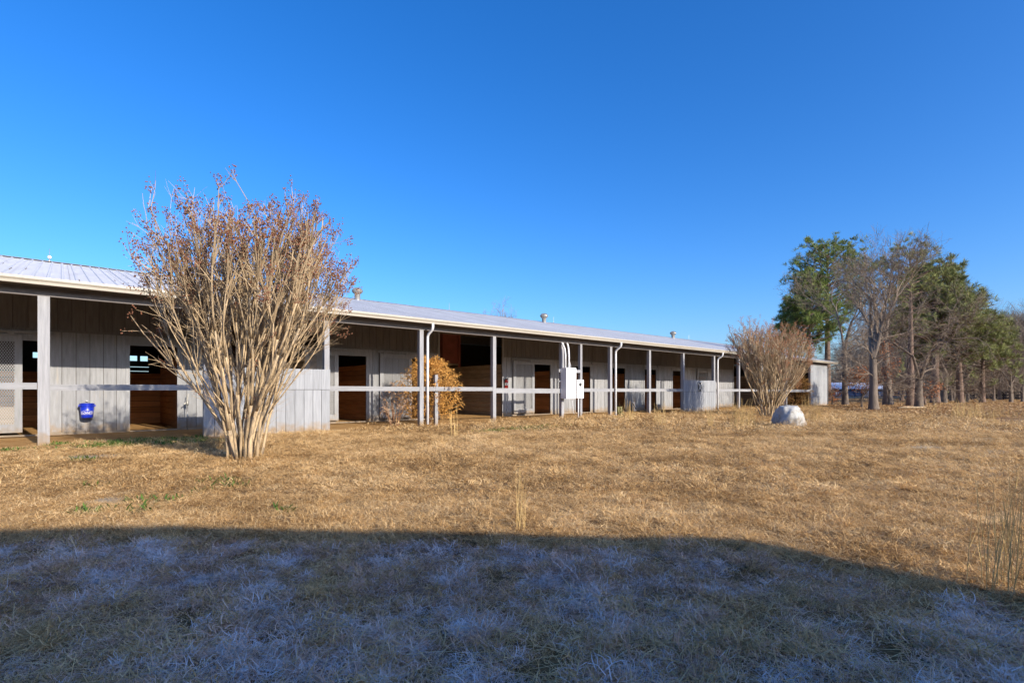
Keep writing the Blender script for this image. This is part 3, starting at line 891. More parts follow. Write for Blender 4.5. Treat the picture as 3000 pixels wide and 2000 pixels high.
# ------------------------------------------------------------------ white boulder
def boulder():
    d = 16.2
    x, y = at_depth(2309, d)
    import bmesh
    bm = bmesh.new()
    bmesh.ops.create_icosphere(bm, subdivisions=5, radius=1.0)
    rs = np.random.RandomState(3)
    dirs = rs.normal(size=(26, 3)); dirs /= np.linalg.norm(dirs, axis=1)[:, None]
    offs = np.full(26, 1.2)
    dirs[0] = (-0.80, 0.55, 0.25); dirs[0] /= np.linalg.norm(dirs[0]); offs[0] = 0.80
    dirs[1] = (0.2, -0.9, 0.4); dirs[1] /= np.linalg.norm(dirs[1]); offs[1] = 0.93
    from mathutils import noise
    for v in bm.verts:
        c = np.array(v.co)
        c = np.sign(c) * np.abs(c) ** 0.86
        r = 1.0
        for dd, oo in zip(dirs, offs):                  # facet by cutting planes
            q = c @ dd
            if q > 0.05: r = min(r, oo / q)
        r *= 0.97 + 0.05 * noise.noise(Vector(c * 1.6 + 3)) + 0.07 * noise.noise(Vector(c * 3.1)) + 0.025 * noise.noise(Vector(c * 8)) + 0.012 * noise.noise(Vector(c * 19))
        p = c * r
        z = p[2] * 0.72 + 0.06
        wide = 1.0 + 0.12 * max(0, 0.3 - p[2])
        v.co = (p[0] * 0.52 * wide, p[1] * 0.50 * wide, z * 0.93)
    me = bpy.data.meshes.new('white_boulder'); bm.to_mesh(me); bm.free()
    me.materials.append(M_ROCK)
    me.polygons.foreach_set('use_smooth', np.ones(len(me.polygons), dtype=bool))
    o = link('white_boulder', me, None, (x, y, float(gh(x, y)) - 0.02), (0, 0, 0))
    tag(o, 'white painted boulder on the lawn at the foot of the far crape myrtle', 'boulder')
boulder()

# ------------------------------------------------------------------ plants
def rnd_perp(d, r):
    v = Vector((r.gauss(0, 1), r.gauss(0, 1), r.gauss(0, 1)))
    v = v - d * v.dot(d)
    return v.normalized()

def limb(p, d, L, r, wig=0.06, up=0.0, steps=4):
    """a wandering path from p"""
    pts = [p.copy()]
    d = d.copy()
    for i in range(steps):
        d = (d + rnd_perp(d, r) * wig + Vector((0, 0, up))).normalized()
        pts.append(pts[-1] + d * (L / steps))
    return pts, d

def crape_myrtle(name, label, x, y, z, seed, nst, spread, h, dens=1.0, base_r=0.26, seedmat=M_SEED, env=0.43, tilt=(0, 0), thin=1.0):
    r = random.Random(seed)
    t = thing(name, label, 'tree', (x, y, z))
    twigs, seeds = MB(), MB()
    stems = []
    zc, ra_, rc_ = h * 0.615, h * env, h * 0.385
    def fit(p, d, L):
        k = r.uniform(0.88, 1.04)
        while L > 0.1:
            q = p + d * L
            if (q.x * q.x + q.y * q.y) / (ra_ * k) ** 2 + (max(0.0, q.z - zc) / (rc_ * k)) ** 2 < 1.0: break
            L *= 0.8
        return L
    def capsule(p, s):
        a = Vector((r.gauss(0, 1), r.gauss(0, 1), r.gauss(0, 1))).normalized() * s
        b = a.orthogonal().normalized() * s * 0.8
        c = a.cross(b).normalized() * s * 0.8
        seeds.add([tuple(p + a), tuple(p + b), tuple(p + c), tuple(p - b), tuple(p - c), tuple(p - a)],
                  [(0, 1, 2), (0, 2, 3), (0, 3, 4), (0, 4, 1), (5, 2, 1), (5, 3, 2), (5, 4, 3), (5, 1, 4)])
    def panicle(p, d, n):
        for k in range(n):
            q = p + d * r.uniform(-0.13, 0.05) + rnd_perp(d, r) * r.uniform(0.01, 0.055)
            capsule(q, r.uniform(0.010, 0.0175))
    def twig(p, d, L, rad, lev):
        L = fit(p, d, L)
        if L < 0.1: return
        pts, dd = limb(p, d, L, r, 0.13, 0.03, 3)
        twigs.tube(pts, [rad, rad * 0.8, rad * 0.65, rad * 0.45], 3, False)
        tip = pts[-1]
        hi = max(tip.z / h, math.hypot(tip.x, tip.y) / (h * 0.42))
        if r.random() < max(0.04, min(1.0, (hi - 0.62) * 2.6)):
            panicle(tip, dd, r.randint(5, 13))
        if lev > 0:
            for k in range(r.randint(1, 3)):
                q = pts[r.randint(1, 2)]
                twig(q, (dd * 0.8 + rnd_perp(dd, r) * 0.55).normalized(), L * r.uniform(0.4, 0.75), rad * 0.6, lev - 1)
    for s in range(nst):
        az = 2.39996 * s + r.uniform(-0.35, 0.35)
        fr = math.sqrt((s + 0.5) / nst)
        lean = R(3 + spread * fr * r.uniform(0.75, 1.1))
        bq = base_r * fr * r.uniform(0.6, 1.1)
        p = Vector((bq * math.cos(az), bq * math.sin(az), -0.05))
        d = Vector((math.sin(lean * 0.25) * math.cos(az), math.sin(lean * 0.25) * math.sin(az), math.cos(lean * 0.25)))
        outv = Vector((math.cos(az), math.sin(az), 0))
        stem = MB()
        r0 = thin * r.uniform(0.018, 0.046) * (1.1 - 0.2 * fr)
        # L0
        L = r.uniform(0.45, 1.15)
        tgt = Vector((math.sin(lean) * math.cos(az), math.sin(lean) * math.sin(az), math.cos(lean)))
        pts = [p.copy()]; d1 = d.copy()
        for i in range(5):
            d1 = (d1 + (tgt - d1) * 0.16 * (i + 1) / 2 + rnd_perp(d1, r) * 0.10).normalized()
            pts.append(pts[-1] + d1 * (L / 5))
        stem.tube(pts, [r0 * 1.25, r0 * 1.08, r0, r0 * .95, r0 * .9, r0 * .86], 7)
        for a in range(r.choice((2, 3, 3))):
            da = (d1 + rnd_perp(d1, r) * (0.04 if a == 0 else 0.28)).normalized()
            La = r.uniform(0.85, 1.35) * h / 4.6
            La = fit(pts[-1], da, La)
            ra = r0 * (0.86 if a == 0 else r.uniform(0.55, 0.75))
            pa, d2 = limb(pts[-1] if a == 0 else pts[-1 - (a % 2)], da, La, r, 0.07, 0.045, 4)
            stem.tube(pa, [ra, ra * .98, ra * .95, ra * .88, ra * .82], 6)
            for b in range(r.choice((2, 2, 3))):
                db = (d2 * 0.8 + outv * 0.06 + rnd_perp(d2, r) * (0.05 if b == 0 else 0.28) + Vector((0, 0, 0.12))).normalized()
                Lb = r.uniform(0.65, 1.0) * h / 4.6
                rb = ra * (0.82 if b == 0 else r.uniform(0.55, 0.75))
                Lb = fit(pa[-1], db, Lb)
                pb, d3 = limb(pa[-1] if b == 0 else pa[-2], db, Lb, r, 0.08, 0.05, 4)
                stem.tube(pb, [rb, rb * .93, rb * .86, rb * .78, rb * .7], 5)
                for c in range(int(r.choice((3, 4, 5)) * dens)):
                    q = pb[r.randint(1, 4)]
                    twig(q, (d3 * 0.75 + rnd_perp(d3, r) * 0.5 + Vector((0, 0, 0.15))).normalized(), r.uniform(0.3, 0.7), rb * 0.5, 1)
                for c in range(r.choice((3, 4, 4))):
                    dc = (d3 + rnd_perp(d3, r) * 0.28 + Vector((0, 0, 0.15))).normalized()
                    Lc = r.uniform(0.5, 1.05) * h / 4.6
                    rc = rb * 0.7
                    Lc = fit(pb[-1], dc, Lc)
                    if Lc < 0.1: continue
                    pc, d4 = limb(pb[-1], dc, Lc, r, 0.08, 0.05, 3)
                    twigs.tube(pc, [rc, rc * .85, rc * .65, rc * .4], 4, False)
                    panicle(pc[-1], d4, r.randint(12, 24))
                    for e in range(int(r.randint(3, 5) * dens)):
                        q = pc[r.randint(0, 3)]
                        twig(q, (d4 * 0.8 + rnd_perp(d4, r) * 0.5).normalized(), r.uniform(0.18, 0.5), rc * 0.6, 1)
            for c in range(int(4 * dens)):               # low side shoots
                q = pa[r.randint(1, 4)]
                twig(q, (d2 * 0.6 + outv * 0.2 + rnd_perp(d2, r) * 0.55).normalized(), r.uniform(0.25, 0.65), ra * 0.25, 1)
        for c in range(2):
            q = pts[r.randint(2, 5)]
            twig(q, (d1 * 0.7 + outv * 0.3 + rnd_perp(d1, r) * 0.5).normalized(), r.uniform(0.2, 0.6), r0 * 0.12, 1)
        stems.append(stem)
    a_ = np.array(seeds.v)                                # lean the whole plant so that its crown stands over its foot
    kx, ky = a_[:, 0].mean() / a_[:, 2].mean(), a_[:, 1].mean() / a_[:, 2].mean()
    kx -= tilt[0]; ky -= tilt[1]
    for m_ in stems + [twigs, seeds]:
        m_.v = [(x_ - kx * max(z_, 0), y_ - ky * max(z_, 0), z_) for x_, y_, z_ in m_.v]
    for m_ in stems: m_.build('stem', M_BARK_M, t, True)
    tw = twigs.build('twigs', M_TWIG_M, t); tw['kind'] = 'stuff'
    sd = seeds.build('seed_heads', seedmat, t); sd['kind'] = 'stuff'
    return t
mx1, my1 = on_ground(712, 1345)
crape_myrtle('crape_myrtle', 'large bare crape myrtle with many tan stems and dark seed heads, nearest the camera', mx1, my1, float(gh(mx1, my1)), 17, 25, 30, 4.65, 0.62, base_r=0.25, env=0.405, tilt=(0.08 * CS, -0.08 * SN), thin=0.86)
mx2, my2 = 24.6, 10.2
crape_myrtle('crape_myrtle', 'bare crape myrtle with brown stems behind the white boulder', mx2, my2, float(gh(mx2, my2)), 23, 22, 31, 5.3, 0.8, base_r=0.42, seedmat=mat('rusty_seed_capsule', (0.36, 0.155, 0.07), 0.8, var=0.7, scale=3), env=0.36)

# browned dead cypress shrubs
def cypress(label, x, y, h, rad, seed, n=420, mt=M_CYP):
    r = random.Random(seed)
    t = thing('dead_cypress', label, 'shrub', (x, y, 0))
    st, sp = MB(), MB()
    for s in range(9):
        az = r.uniform(0, 6.28)
        d = Vector((0.28 * math.cos(az), 0.28 * math.sin(az), 1)).normalized()
        pts, dd = limb(Vector((0.1 * math.cos(az), 0.1 * math.sin(az), -0.05)), d, h * r.uniform(0.6, 0.9), r, 0.05, 0, 5)
        st.tube(pts, [0.02, 0.017, 0.014, 0.011, 0.008, 0.004], 5)
    for k in range(n):
        u = r.random() ** 0.8
        zz = h * (0.12 + 0.86 * u)
        prof = rad * min(1.0, 2.4 * (1.02 - u)) ** 0.8 * (0.75 + 0.25 * min(1, u * 4))
        az = r.uniform(0, 6.28)
        rr = prof * math.sqrt(r.random())
        p = Vector((rr * math.cos(az), rr * math.sin(az), zz - 0.12))
        d = Vector((math.cos(az) * 0.8, math.sin(az) * 0.8, r.uniform(0.3, 1.0))).normalized()
        pts, dd = limb(p, d, r.uniform(0.18, 0.38), r, 0.18, -0.12, 3)
        sp.tube(pts, [0.006, 0.005, 0.004, 0.002], 3, False)
        for j in range(11):                             # feathery side sprays
            q = pts[r.randint(0, 3)]
            e = (dd + rnd_perp(dd, r) * 0.8 + Vector((0, 0, -0.15))).normalized()
            L = r.uniform(0.06, 0.16)
            w = rnd_perp(e, r) * r.uniform(0.005, 0.012)
            m = q + e * L * 0.5 + Vector((0, 0, 0.005))
            sp.add([tuple(q), tuple(m + w), tuple(q + e * L + Vector((0, 0, -0.03))), tuple(m - w)], [(0, 1, 2, 3)])
    st.build('stem', M_CYPSTEM, t)
    o = sp.build('foliage', mt, t); o['kind'] = 'stuff'
cypress('browned dead cypress shrub between the aisle rail and the mesh stall door', 9.42, 15.0, 2.25, 0.90, 5, 800)
cypress('small pale dry seedling shrub left of the downspout beside the browned cypress', 7.95, 14.75, 1.45, 0.30, 6, 36, mat('pale_dry_spray', (0.42, 0.27, 0.16), 0.8, var=0.6, scale=4))
cypress('dark brown dead cypress in the far passage behind the far crape myrtle', 40.2, 14.85, 2.45, 0.95, 8, 620, mat('dull_brown_spray', (0.42, 0.23, 0.07), 0.85, var=0.6, scale=3))

# tall broomsedge clumps
def sedge_mesh(seed, n, h, spread, lean=0.10, w=0.0035):
    r = random.Random(seed)
    mb = MB()
    for k in range(n):
        az = r.uniform(0, 6.28); rr = spread * math.sqrt(r.random())
        p = Vector((rr * math.cos(az), rr * math.sin(az), -0.02))
        d = Vector((r.gauss(0, lean), r.gauss(0, lean), 1)).normalized()
        L = h * r.uniform(0.45, 1.0)
        pts, dd = limb(p, d, L, r, 0.04, 0, 4)
        ww = w * r.uniform(0.6, 1.2)
        mb.tube(pts, [ww, ww * .9, ww * .8, ww * .6, ww * .3], 3, False)
        for j in range(2):                               # thin leaf blades
            q = pts[r.randint(0, 3)]
            e = (dd + rnd_perp(dd, r) * 0.22).normalized()
            LL = L * r.uniform(0.2, 0.4)
            s = rnd_perp(e, r) * ww * 0.8
            mb.add([tuple(q - s), tuple(q + s), tuple(q + e * LL)], [(0, 1, 2)])
    return mb.mesh('broomsedge', M_SEDGE)
def sedge(px, py, label, h, n=18, spread=0.08, z=0, lean=0.08, w=0.0035, seed=None, group=None):
    x, y = on_ground(px, py, z)
    o = link('broomsedge', sedge_mesh(seed or int(px), n, h, spread, lean, w), None, (x, y, float(gh(x, y))))
    tag(o, label, 'grass tuft', group)
sedge(1525, 1553, 'thin golden grass tuft standing alone at the edge of the foreground shadow', 0.60, 11, 0.035, lean=0.04, w=0.0022)
sedge(2915, 1722, 'tall golden grass tuft at the right edge of the lawn', 0.66, 22, 0.13, lean=0.06, w=0.0026)
sedge(2990, 1640, 'second tall golden grass tuft at the right edge, farther back', 0.70, 18, 0.12, lean=0.07, w=0.0026)
sedge(1325, 1275, 'straw tuft growing beside the browned cypress and prop post', 0.80, 9, 0.12, lean=0.06, w=0.006)
sedge(1842, 1236, 'straw tuft in front of the leaning white board', 0.95, 34, 0.28, lean=0.10, w=0.0045)
sedge(1932, 1246, 'straw tuft in front of the stall between two aisle posts', 0.85, 18, 0.2, lean=0.10, w=0.0045)
sedge(2078, 1248, 'short straw tuft left of the far crape myrtle, farthest left', 0.75, 16, 0.15, w=0.0045)
sedge(2172, 1250, 'bushy straw tuft left of the far crape myrtle', 1.05, 50, 0.30, w=0.0045)
sedge(2209, 1246, 'thin straw tuft nearest the far crape myrtle on its left', 0.8, 12, 0.10, w=0.0045)
sedge(2388, 1228, 'straw tuft right of the white boulder', 1.0, 34, 0.22, w=0.005)
sedge(2362, 1196, 'straw tuft at the foot of the far end boards', 1.0, 26, 0.3, w=0.006)
sm = [sedge_mesh(100 + k, 13, 1.1, 0.42, 0.14, 0.005) for k in range(4)]
rs = np.random.RandomState(5)
for k in range(26):                                       # along the ditch at the right
    px = 2700 + 290 * rs.rand() if k > 12 else 2800 + 110 * rs.rand()
    py = 1216 + 20 * (px - 2700) / 300 + rs.uniform(-12, 3)
    x, y = on_ground(px, py)
    o = link('broomsedge', sm[k % 4], None, (x, y, float(gh(x, y))), (0, 0, rs.uniform(0, 6)), [rs.uniform(0.45, 0.95)] * 3)
    tag(o, 'golden straw tuft in the row along the ditch below the wood', 'grass tuft', 'straw tufts along the ditch')

# ------------------------------------------------------------------ trees of the wood
def bare_tree_mesh(seed, h, r0, fork=0.35, spread=0.5, levels=5, twig_r=0.008, up=0.05, kids=(2, 3), side=True, steps=4):
    r = random.Random(seed)
    tr, cr = MB(), MB()
    def grow(p, d, L, rad, lev):
        pts, dd = limb(p, d, L, r, 0.05 + 0.035 * lev, up, steps if lev < 4 else 3)
        k = len(pts)
        end = rad * 0.68
        rr = [max(twig_r * 0.6, rad + (end - rad) * i / (k - 1)) for i in range(k)]
        (tr if lev < 2 else cr).tube(pts, rr, 8 if lev == 0 else (6 if lev == 1 else (4 if lev < 4 else 3)), False)
        if lev >= levels: return
        n = r.choice(kids)
        for c in range(n):
            dc = (dd * 0.85 + rnd_perp(dd, r) * spread * r.uniform(0.6, 1.25)).normalized()
            grow(pts[-1], dc, L * r.uniform(0.62, 0.86), end * r.uniform(0.62, 0.85), lev + 1)
        if side and lev > 0:
            for c in range(r.choice((1, 2, 3))):
                q = pts[r.randint(1, k - 2)]
                dc = (dd * 0.5 + rnd_perp(dd, r) * 0.85).normalized()
                grow(q, dc, L * r.uniform(0.45, 0.7), end * 0.45, min(lev + 2, levels))
    d0 = Vector((r.gauss(0, 0.03), r.gauss(0, 0.03), 1)).normalized()
    # flared butt
    pts, dd = limb(Vector((0, 0, -0.15)), d0, h * fork, r, 0.03, 0, 6)
    tr.tube(pts, [r0 * 1.45, r0 * 1.12, r0, r0 * .95, r0 * .9, r0 * .86, r0 * .82], 10, False)
    for c in range(r.choice((2, 3))):
        dc = (dd * 0.9 + rnd_perp(dd, r) * spread).normalized()
        grow(pts[-1], dc, h * 0.24 * r.uniform(0.85, 1.15), r0 * r.uniform(0.45, 0.7), 1)
    for c in range(9):
        q = pts[r.randint(3, 6)]
        dc = (rnd_perp(dd, r) * 0.9 + Vector((0, 0, r.uniform(0.0, 0.4)))).normalized()
        grow(q, dc, h * r.uniform(0.10, 0.19), r0 * r.uniform(0.10, 0.22), 3)
    return tr, cr
def bare_tree(name, label, x, y, seed, h, r0, group=None, **kw):
    tr, cr = bare_tree_mesh(seed, h, r0, **kw)
    t = thing(name, label, 'tree', (x, y, float(gh(x, y))), 0, group)
    tr.build('trunk', M_BARK_H, t, True)
    cr.build('crown', M_TWIG_H, t)['kind'] = 'stuff'
    return t

def pine(label, x, y, seed, h, r0, c0, prof, nb=60, tuft=0.30, mt=M_NEEDLE, dens=1.0, dead=10, group=None, ctr=(0, 0)):
    """prof(u) = crown radius at fraction u between crown base and tip"""
    r = random.Random(seed)
    t = thing('pine_tree', label, 'tree', (x, y, float(gh(x, y))), 0, group)
    tr, nd = MB(), MB()
    bend = (r.gauss(0, 0.02), r.gauss(0, 0.02))
    def axis(z): return Vector((bend[0] * z * z / h, bend[1] * z * z / h, z))
    zs = np.linspace(-0.2, h, 12)
    tr.tube([axis(z) for z in zs], [r0 * (1.25 if i == 0 else 1.0) * max(0.06, 1 - 0.9 * max(0, z) / h) for i, z in enumerate(zs)], 9, False)
    def needles(p, d, s):
        for j in range(15):
            e = (d * 0.6 + rnd_perp(d, r) * r.uniform(0.4, 1.0) + Vector((0, 0, 0.25))).normalized()
            w = rnd_perp(e, r) * s * 0.036
            q = p + e * s * r.uniform(0.8, 1.4)
            nd.add([tuple(p - w * 0.4), tuple(p + e * s * 0.55 + w), tuple(q), tuple(p + e * s * 0.55 - w)], [(0, 1, 2, 3)])
    for k in range(nb):
        u = (k + r.random()) / nb
        z = c0 + (h - c0) * u ** 0.92
        L = max(0.5, prof(u) * r.uniform(0.65, 1.1))
        az = k * 2.4 + r.uniform(-0.5, 0.5)
        tilt = 0.15 + 0.6 * u
        d = Vector((math.cos(az), math.sin(az), tilt)).normalized()
        pts, dd = limb(axis(z), d, L, r, 0.10, 0.03, 4)
        rb = 0.02 + 0.016 * L
        tr.tube(pts, [rb, rb * .85, rb * .65, rb * .45, rb * .25], 4, False)
        ns_ = max(3, int(L * 2.4 * dens))
        for s in range(ns_):
            a = r.uniform(0.35, 1.0)
            i = min(3, int(a * 4)); q = pts[i].lerp(pts[i + 1], a * 4 - i)
            e = (dd * 0.7 + rnd_perp(dd, r) * 0.75 + Vector((0, 0, 0.15))).normalized()
            LL = r.uniform(0.35, 0.9) * (0.5 + 0.25 * L)
            pp, ee = limb(q, e, LL, r, 0.15, 0.08, 2)
            tr.tube(pp, [0.016, 0.012, 0.007], 3, False)
            for w in range(4):
                o = pp[-1] + rnd_perp(ee, r) * r.uniform(0, 0.28) * LL - ee * r.uniform(0, 0.5) * LL
                needles(o, (ee + Vector((0, 0, 0.3))).normalized(), tuft * r.uniform(0.8, 1.25))
    for k in range(dead):                                 # dead lower limbs
        z = c0 * r.uniform(0.35, 1.0); az = r.uniform(0, 6.28)
        d = Vector((math.cos(az), math.sin(az), r.uniform(-0.15, 0.25))).normalized()
        pts, dd = limb(axis(z), d, r.uniform(1.0, 2.8), r, 0.14, 0, 4)
        tr.tube(pts, [0.035, 0.03, 0.022, 0.014, 0.006], 4, False)
        if r.random() < 0.5:
            for w in range(5): needles(pts[-1] + rnd_perp(dd, r) * r.uniform(0, 0.5), dd, tuft)
    tr.build('trunk', M_BARK_P, t, True)
    nd.build('crown', mt, t)['kind'] = 'stuff'
    return t

def H(py, d): return z_at(py, d)
# tall dense pine at the left of the wood and its thinner neighbour
x, y = at_depth(2424, 62)
pine('tallest dense green pine above the end of the stable roof', x, y, 31, H(742, 62), 0.42, 9.0, lambda u: 5.9 * (1 - max(0, u - 0.35) ** 2 * 1.5) * (0.75 + 0.25 * u), nb=84, dens=1.15, tuft=0.36)
x, y = at_depth(2372, 60)
pine('slender pine with its green crown leaning out left over the stable roof', x, y, 32, H(828, 60), 0.2, 6.6, lambda u: 3.8 * (1 - 0.55 * u), nb=60, dens=1.9, tuft=0.42)
x, y = at_depth(2330, 64)
pine('low pine at the far left of the wood behind the far crape myrtle', x, y, 33, H(905, 64), 0.2, 5.5, lambda u: 3.2 * (1 - 0.5 * u), nb=44, dens=1.8, tuft=0.42)
x, y = at_depth(2668, 38)
pine('straight pine with a sparse flat top in the middle of the wood', x, y, 34, H(755, 38), 0.27, 7.4, lambda u: 1.5 + 1.1 * math.sin(math.pi * min(1, u * 1.1)), nb=34, dens=1.3, mt=M_NEEDLE2, tuft=0.28, dead=22)
x, y = at_depth(2740, 46.5)
pine('broad olive pine right of the straight pine', x, y, 35, H(812, 46.5), 0.35, 5.4, lambda u: 4.2 * (1 - 0.62 * u), nb=90, dens=1.8, mt=M_NEEDLE2, tuft=0.40)
x, y = at_depth(2812, 47.5)
pine('olive pine on the sloping right shoulder of the wood', x, y, 36, H(892, 47.5), 0.32, 3.6, lambda u: 4.2 * (1 - 0.6 * u), nb=76, dens=1.8, mt=M_NEEDLE2, tuft=0.40)
x, y = at_depth(2878, 49)
pine('lowest olive pine at the right end of the pines', x, y, 37, H(958, 49), 0.25, 2.6, lambda u: 3.4 * (1 - 0.6 * u), nb=44, dens=1.2, mt=M_NEEDLE2, tuft=0.40)

# unseen pines added behind the camera to block low sky light from shaded walls
sky_blocker = pine('unseen pine added behind the camera to block low sky light', -40, -62, 91, 14.5, 0.3, 1.5, lambda u: 4.2 * (1 - 0.65 * u), nb=80, dens=1.2, tuft=0.7, dead=4, group='added sky-blocking pines behind the camera')
rb_ = random.Random(5)
for k in range(34):
    t_ = sky_blocker.copy(); COL.objects.link(t_)
    t_.location = (-70 + 5.4 * k + rb_.uniform(-1.5, 1.5), -62 + 0.05 * k + rb_.uniform(-5, 5), 0)
    t_.rotation_euler = (0, 0, rb_.uniform(0, 6.28)); q_ = rb_.uniform(0.8, 1.1); t_.scale = (q_, q_, q_)
    for ch in list(sky_blocker.children):
        c_ = ch.copy(); COL.objects.link(c_); c_.parent = t_
# bare hardwoods
x, y = at_depth(2477, 41.5)
bare_tree('bare_hardwood', 'grey bare tree standing just past the end of the stable', x, y, 41, 10.5, 0.21, fork=0.42, spread=0.42, levels=7, up=0.06)
x, y = at_depth(2560, 31)
bare_tree('bare_hardwood', 'stout bare tree with flared foot and spreading fork in front of the wood', x, y, 66, 8.9, 0.23, fork=0.36, spread=0.40, levels=7, up=0.05)
x, y = at_depth(2692, 33.5)
bare_tree('bare_hardwood', 'twin-footed pale tree right of the straight pine', x, y, 44, 7.0, 0.24, fork=0.28, spread=0.6, levels=7, up=0.0)
x, y = at_depth(2602, 42)
bare_tree('bare_hardwood', 'brown trunk with split foot behind the stout bare tree', x, y, 45, 10.5, 0.30, fork=0.5, spread=0.4, levels=5)
x, y = at_depth(2764, 48)
bare_tree('bare_hardwood', 'leaning grey trunk at the middle of the wood edge', x, y, 46, 9.5, 0.24, fork=0.3, spread=0.5, levels=7)
x, y = at_depth(2822, 50)
bare_tree('bare_hardwood', 'dark bare tree with long low limbs reaching right', x, y, 48, 8.5, 0.32, fork=0.22, spread=0.65, levels=7, up=0.0)
x, y = at_depth(2795, 58)
bare_tree('bare_hardwood', 'slim dark bare tree left of the long-limbed tree', x, y, 49, 8.0, 0.25, fork=0.3, spread=0.5, levels=5)

# dry-leaved young oaks
def leafy(label, x, y, seed, h, rad, n, z0=0.6):
    tr, cr = bare_tree_mesh(seed, h, 0.07, fork=0.25, spread=0.6, levels=4)
    t = thing('young_oak', label, 'tree', (x, y, float(gh(x, y))))
    tr.build('trunk', M_BARK_H, t, True); 
    r = random.Random(seed)
    cr.build('crown', M_TWIG_H, t)['kind'] = 'stuff'
    lf = MB()
    for k in range(n):
        v = Vector((r.gauss(0, 1), r.gauss(0, 1), r.gauss(0, 1))).normalized() * r.random() ** 0.5
        c = Vector((v.x * rad, v.y * rad, z0 + (h - z0) * (0.5 + 0.5 * v.z)))
        if math.sin(c.x * 2.7 + seed) * math.sin(c.z * 3.1 + c.y * 2) < -0.25: continue
        a = Vector((r.gauss(0, 1), r.gauss(0, 1), r.gauss(0, 1))).normalized() * r.uniform(0.05, 0.10)
        b = a.orthogonal().normalized() * a.length * 0.5
        lf.add([tuple(c - a), tuple(c + b), tuple(c + a), tuple(c - b)], [(0, 1, 2, 3)])
    lf.build('dry_leaves', M_ORANGE_LEAF, t)['kind'] = 'stuff'
x, y = at_depth(2525, 36); leafy('low young oak keeping orange dry leaves left of the stout tree', x, y, 51, 2.9, 1.15, 1500, 0.9)
x, y = at_depth(2604, 39); leafy('slender young oak with rusty leaves behind the stout tree', x, y, 52, 5.3, 0.8, 1100, 1.2)
x, y = at_depth(2438, 41); leafy('small brown-leaved sapling at the corner of the stable', x, y, 53, 1.9, 0.6, 420, 0.1)
x, y = at_depth(2735, 40); leafy('small tan-leaved sapling under the wood edge', x, y, 54, 2.0, 0.8, 420, 0.3)

# the wood behind: shared meshes
wood = []
for k in range(5):
    tr, cr = bare_tree_mesh(200 + k, 10.5, 0.22, fork=0.3, spread=0.5, levels=6, twig_r=0.012)
    wood.append((tr.mesh('trunk', M_BARK_H, True), cr.mesh('crown', M_TWIG_H)))
rs = np.random.RandomState(12)
spots = []
for k in range(90):
    px = 2462 + 700 * (k / 89) + rs.uniform(-12, 12)
    d = rs.uniform(64, 96) if px > 2670 else rs.uniform(122, 150)
    top = np.interp(px, [2440, 2560, 2700, 2850, 2920, 3000, 3200], [1040, 960, 900, 945, 930, 925, 900]) + rs.uniform(-15, 55)
    spots.append((px, d, top))
for k in range(9):
    spots.append((2700 + 340 * k / 8 + rs.uniform(-10, 10), rs.uniform(50, 60), rs.uniform(990, 1060)))
for k in range(34):
    spots.append((2800 + 400 * k / 33 + rs.uniform(-10, 10), rs.uniform(60, 82), rs.uniform(930, 1010)))
for k, (px, d, top) in enumerate(spots):
    x, y = at_depth(px, d)
    t = thing('woodland_tree', 'bare grey-brown tree in the wood behind the pines', 'tree', (x, y, 0), rs.uniform(0, 6.28), 'bare trees of the wood at the right')
    s = max(0.3, (z_at(top, d)) / 10.0)
    t.scale = (s * rs.uniform(0.85, 1.15), s, s)
    a, b = wood[k % 5]
    link('trunk', a, t); link('crown', b, t)['kind'] = 'stuff'
# treetop that shows above the roof
x, y = at_depth(1474, 60)
t = thing('treetop', 'bare treetop just showing over the middle of the stable roof', 'tree', (x, y, 0)); t.scale = (0.9, 0.9, z_at(903, 60) / 10.0)
link('trunk', wood[2][0], t); link('crown', wood[2][1], t)['kind'] = 'stuff'
# far mass of wood closing the horizon
def far_wood():
    r = random.Random(77)
    mb = MB()
    for k in range(5200):
        px = r.uniform(2380, 3350); d = r.uniform(130, 165)
        x, y = at_depth(px, d)
        h = r.uniform(4, 10.5)
        base = Vector((x, y, r.uniform(-0.2, h * 0.55)))
        dd = Vector((r.gauss(0, 0.35), r.gauss(0, 0.35), 1)).normalized()
        pts, _ = limb(base, dd, h * 0.5, r, 0.15, 0, 3)
        w = r.uniform(0.03, 0.10)
        mb.tube(pts, [w, w * .8, w * .5, w * .2], 3, False)
    o = mb.build('far_wood', M_TWIG_H)
    tag(o, 'distant bare wood closing the horizon behind the fences', kind='stuff')
far_wood()

# fallen pale log by the twin-footed tree
x, y = on_ground(2672, 1197)
o = MB().tube([(-0.9, 0, 0.05), (-0.3, 0.05, 0.09), (0.3, 0, 0.08), (0.8, -0.1, 0.10)], [0.05, 0.07, 0.06, 0.03], 8).build('fallen_branch', M_BARK_M, None, True)
o.location = (x, y, float(gh(x, y))); o.rotation_euler = (0, 0, R(-40))
tag(o, 'pale fallen branch lying at the foot of the twin-footed tree', 'branch')
for k, (px, py, s) in enumerate([(2700, 1186, 1.0), (2642, 1174, 0.7)]):
    x, y = on_ground(px, py)
    st = thing('tree_stump', ('dark broken stump right of the twin-footed tree', 'low dark stump left of the straight pine')[k], 'stump', (x, y, float(gh(x, y))))
    MB().tube([(0, 0, -0.1), (0, 0, 0.25 * s), (0.03, 0, 0.7 * s), (0.05, 0, 1.0 * s)], [0.42 * s, 0.30 * s, 0.26 * s, 0.20 * s], 10).build('stump_body', M_BARK_P, st, True)
    MB().tube([(0, 0, 0.2 * s), (-0.4 * s, 0, 0.02), (-0.7 * s, 0.1, -0.05)], [0.16 * s, 0.1 * s, 0.04 * s], 6).build('root', M_BARK_P, st, True)

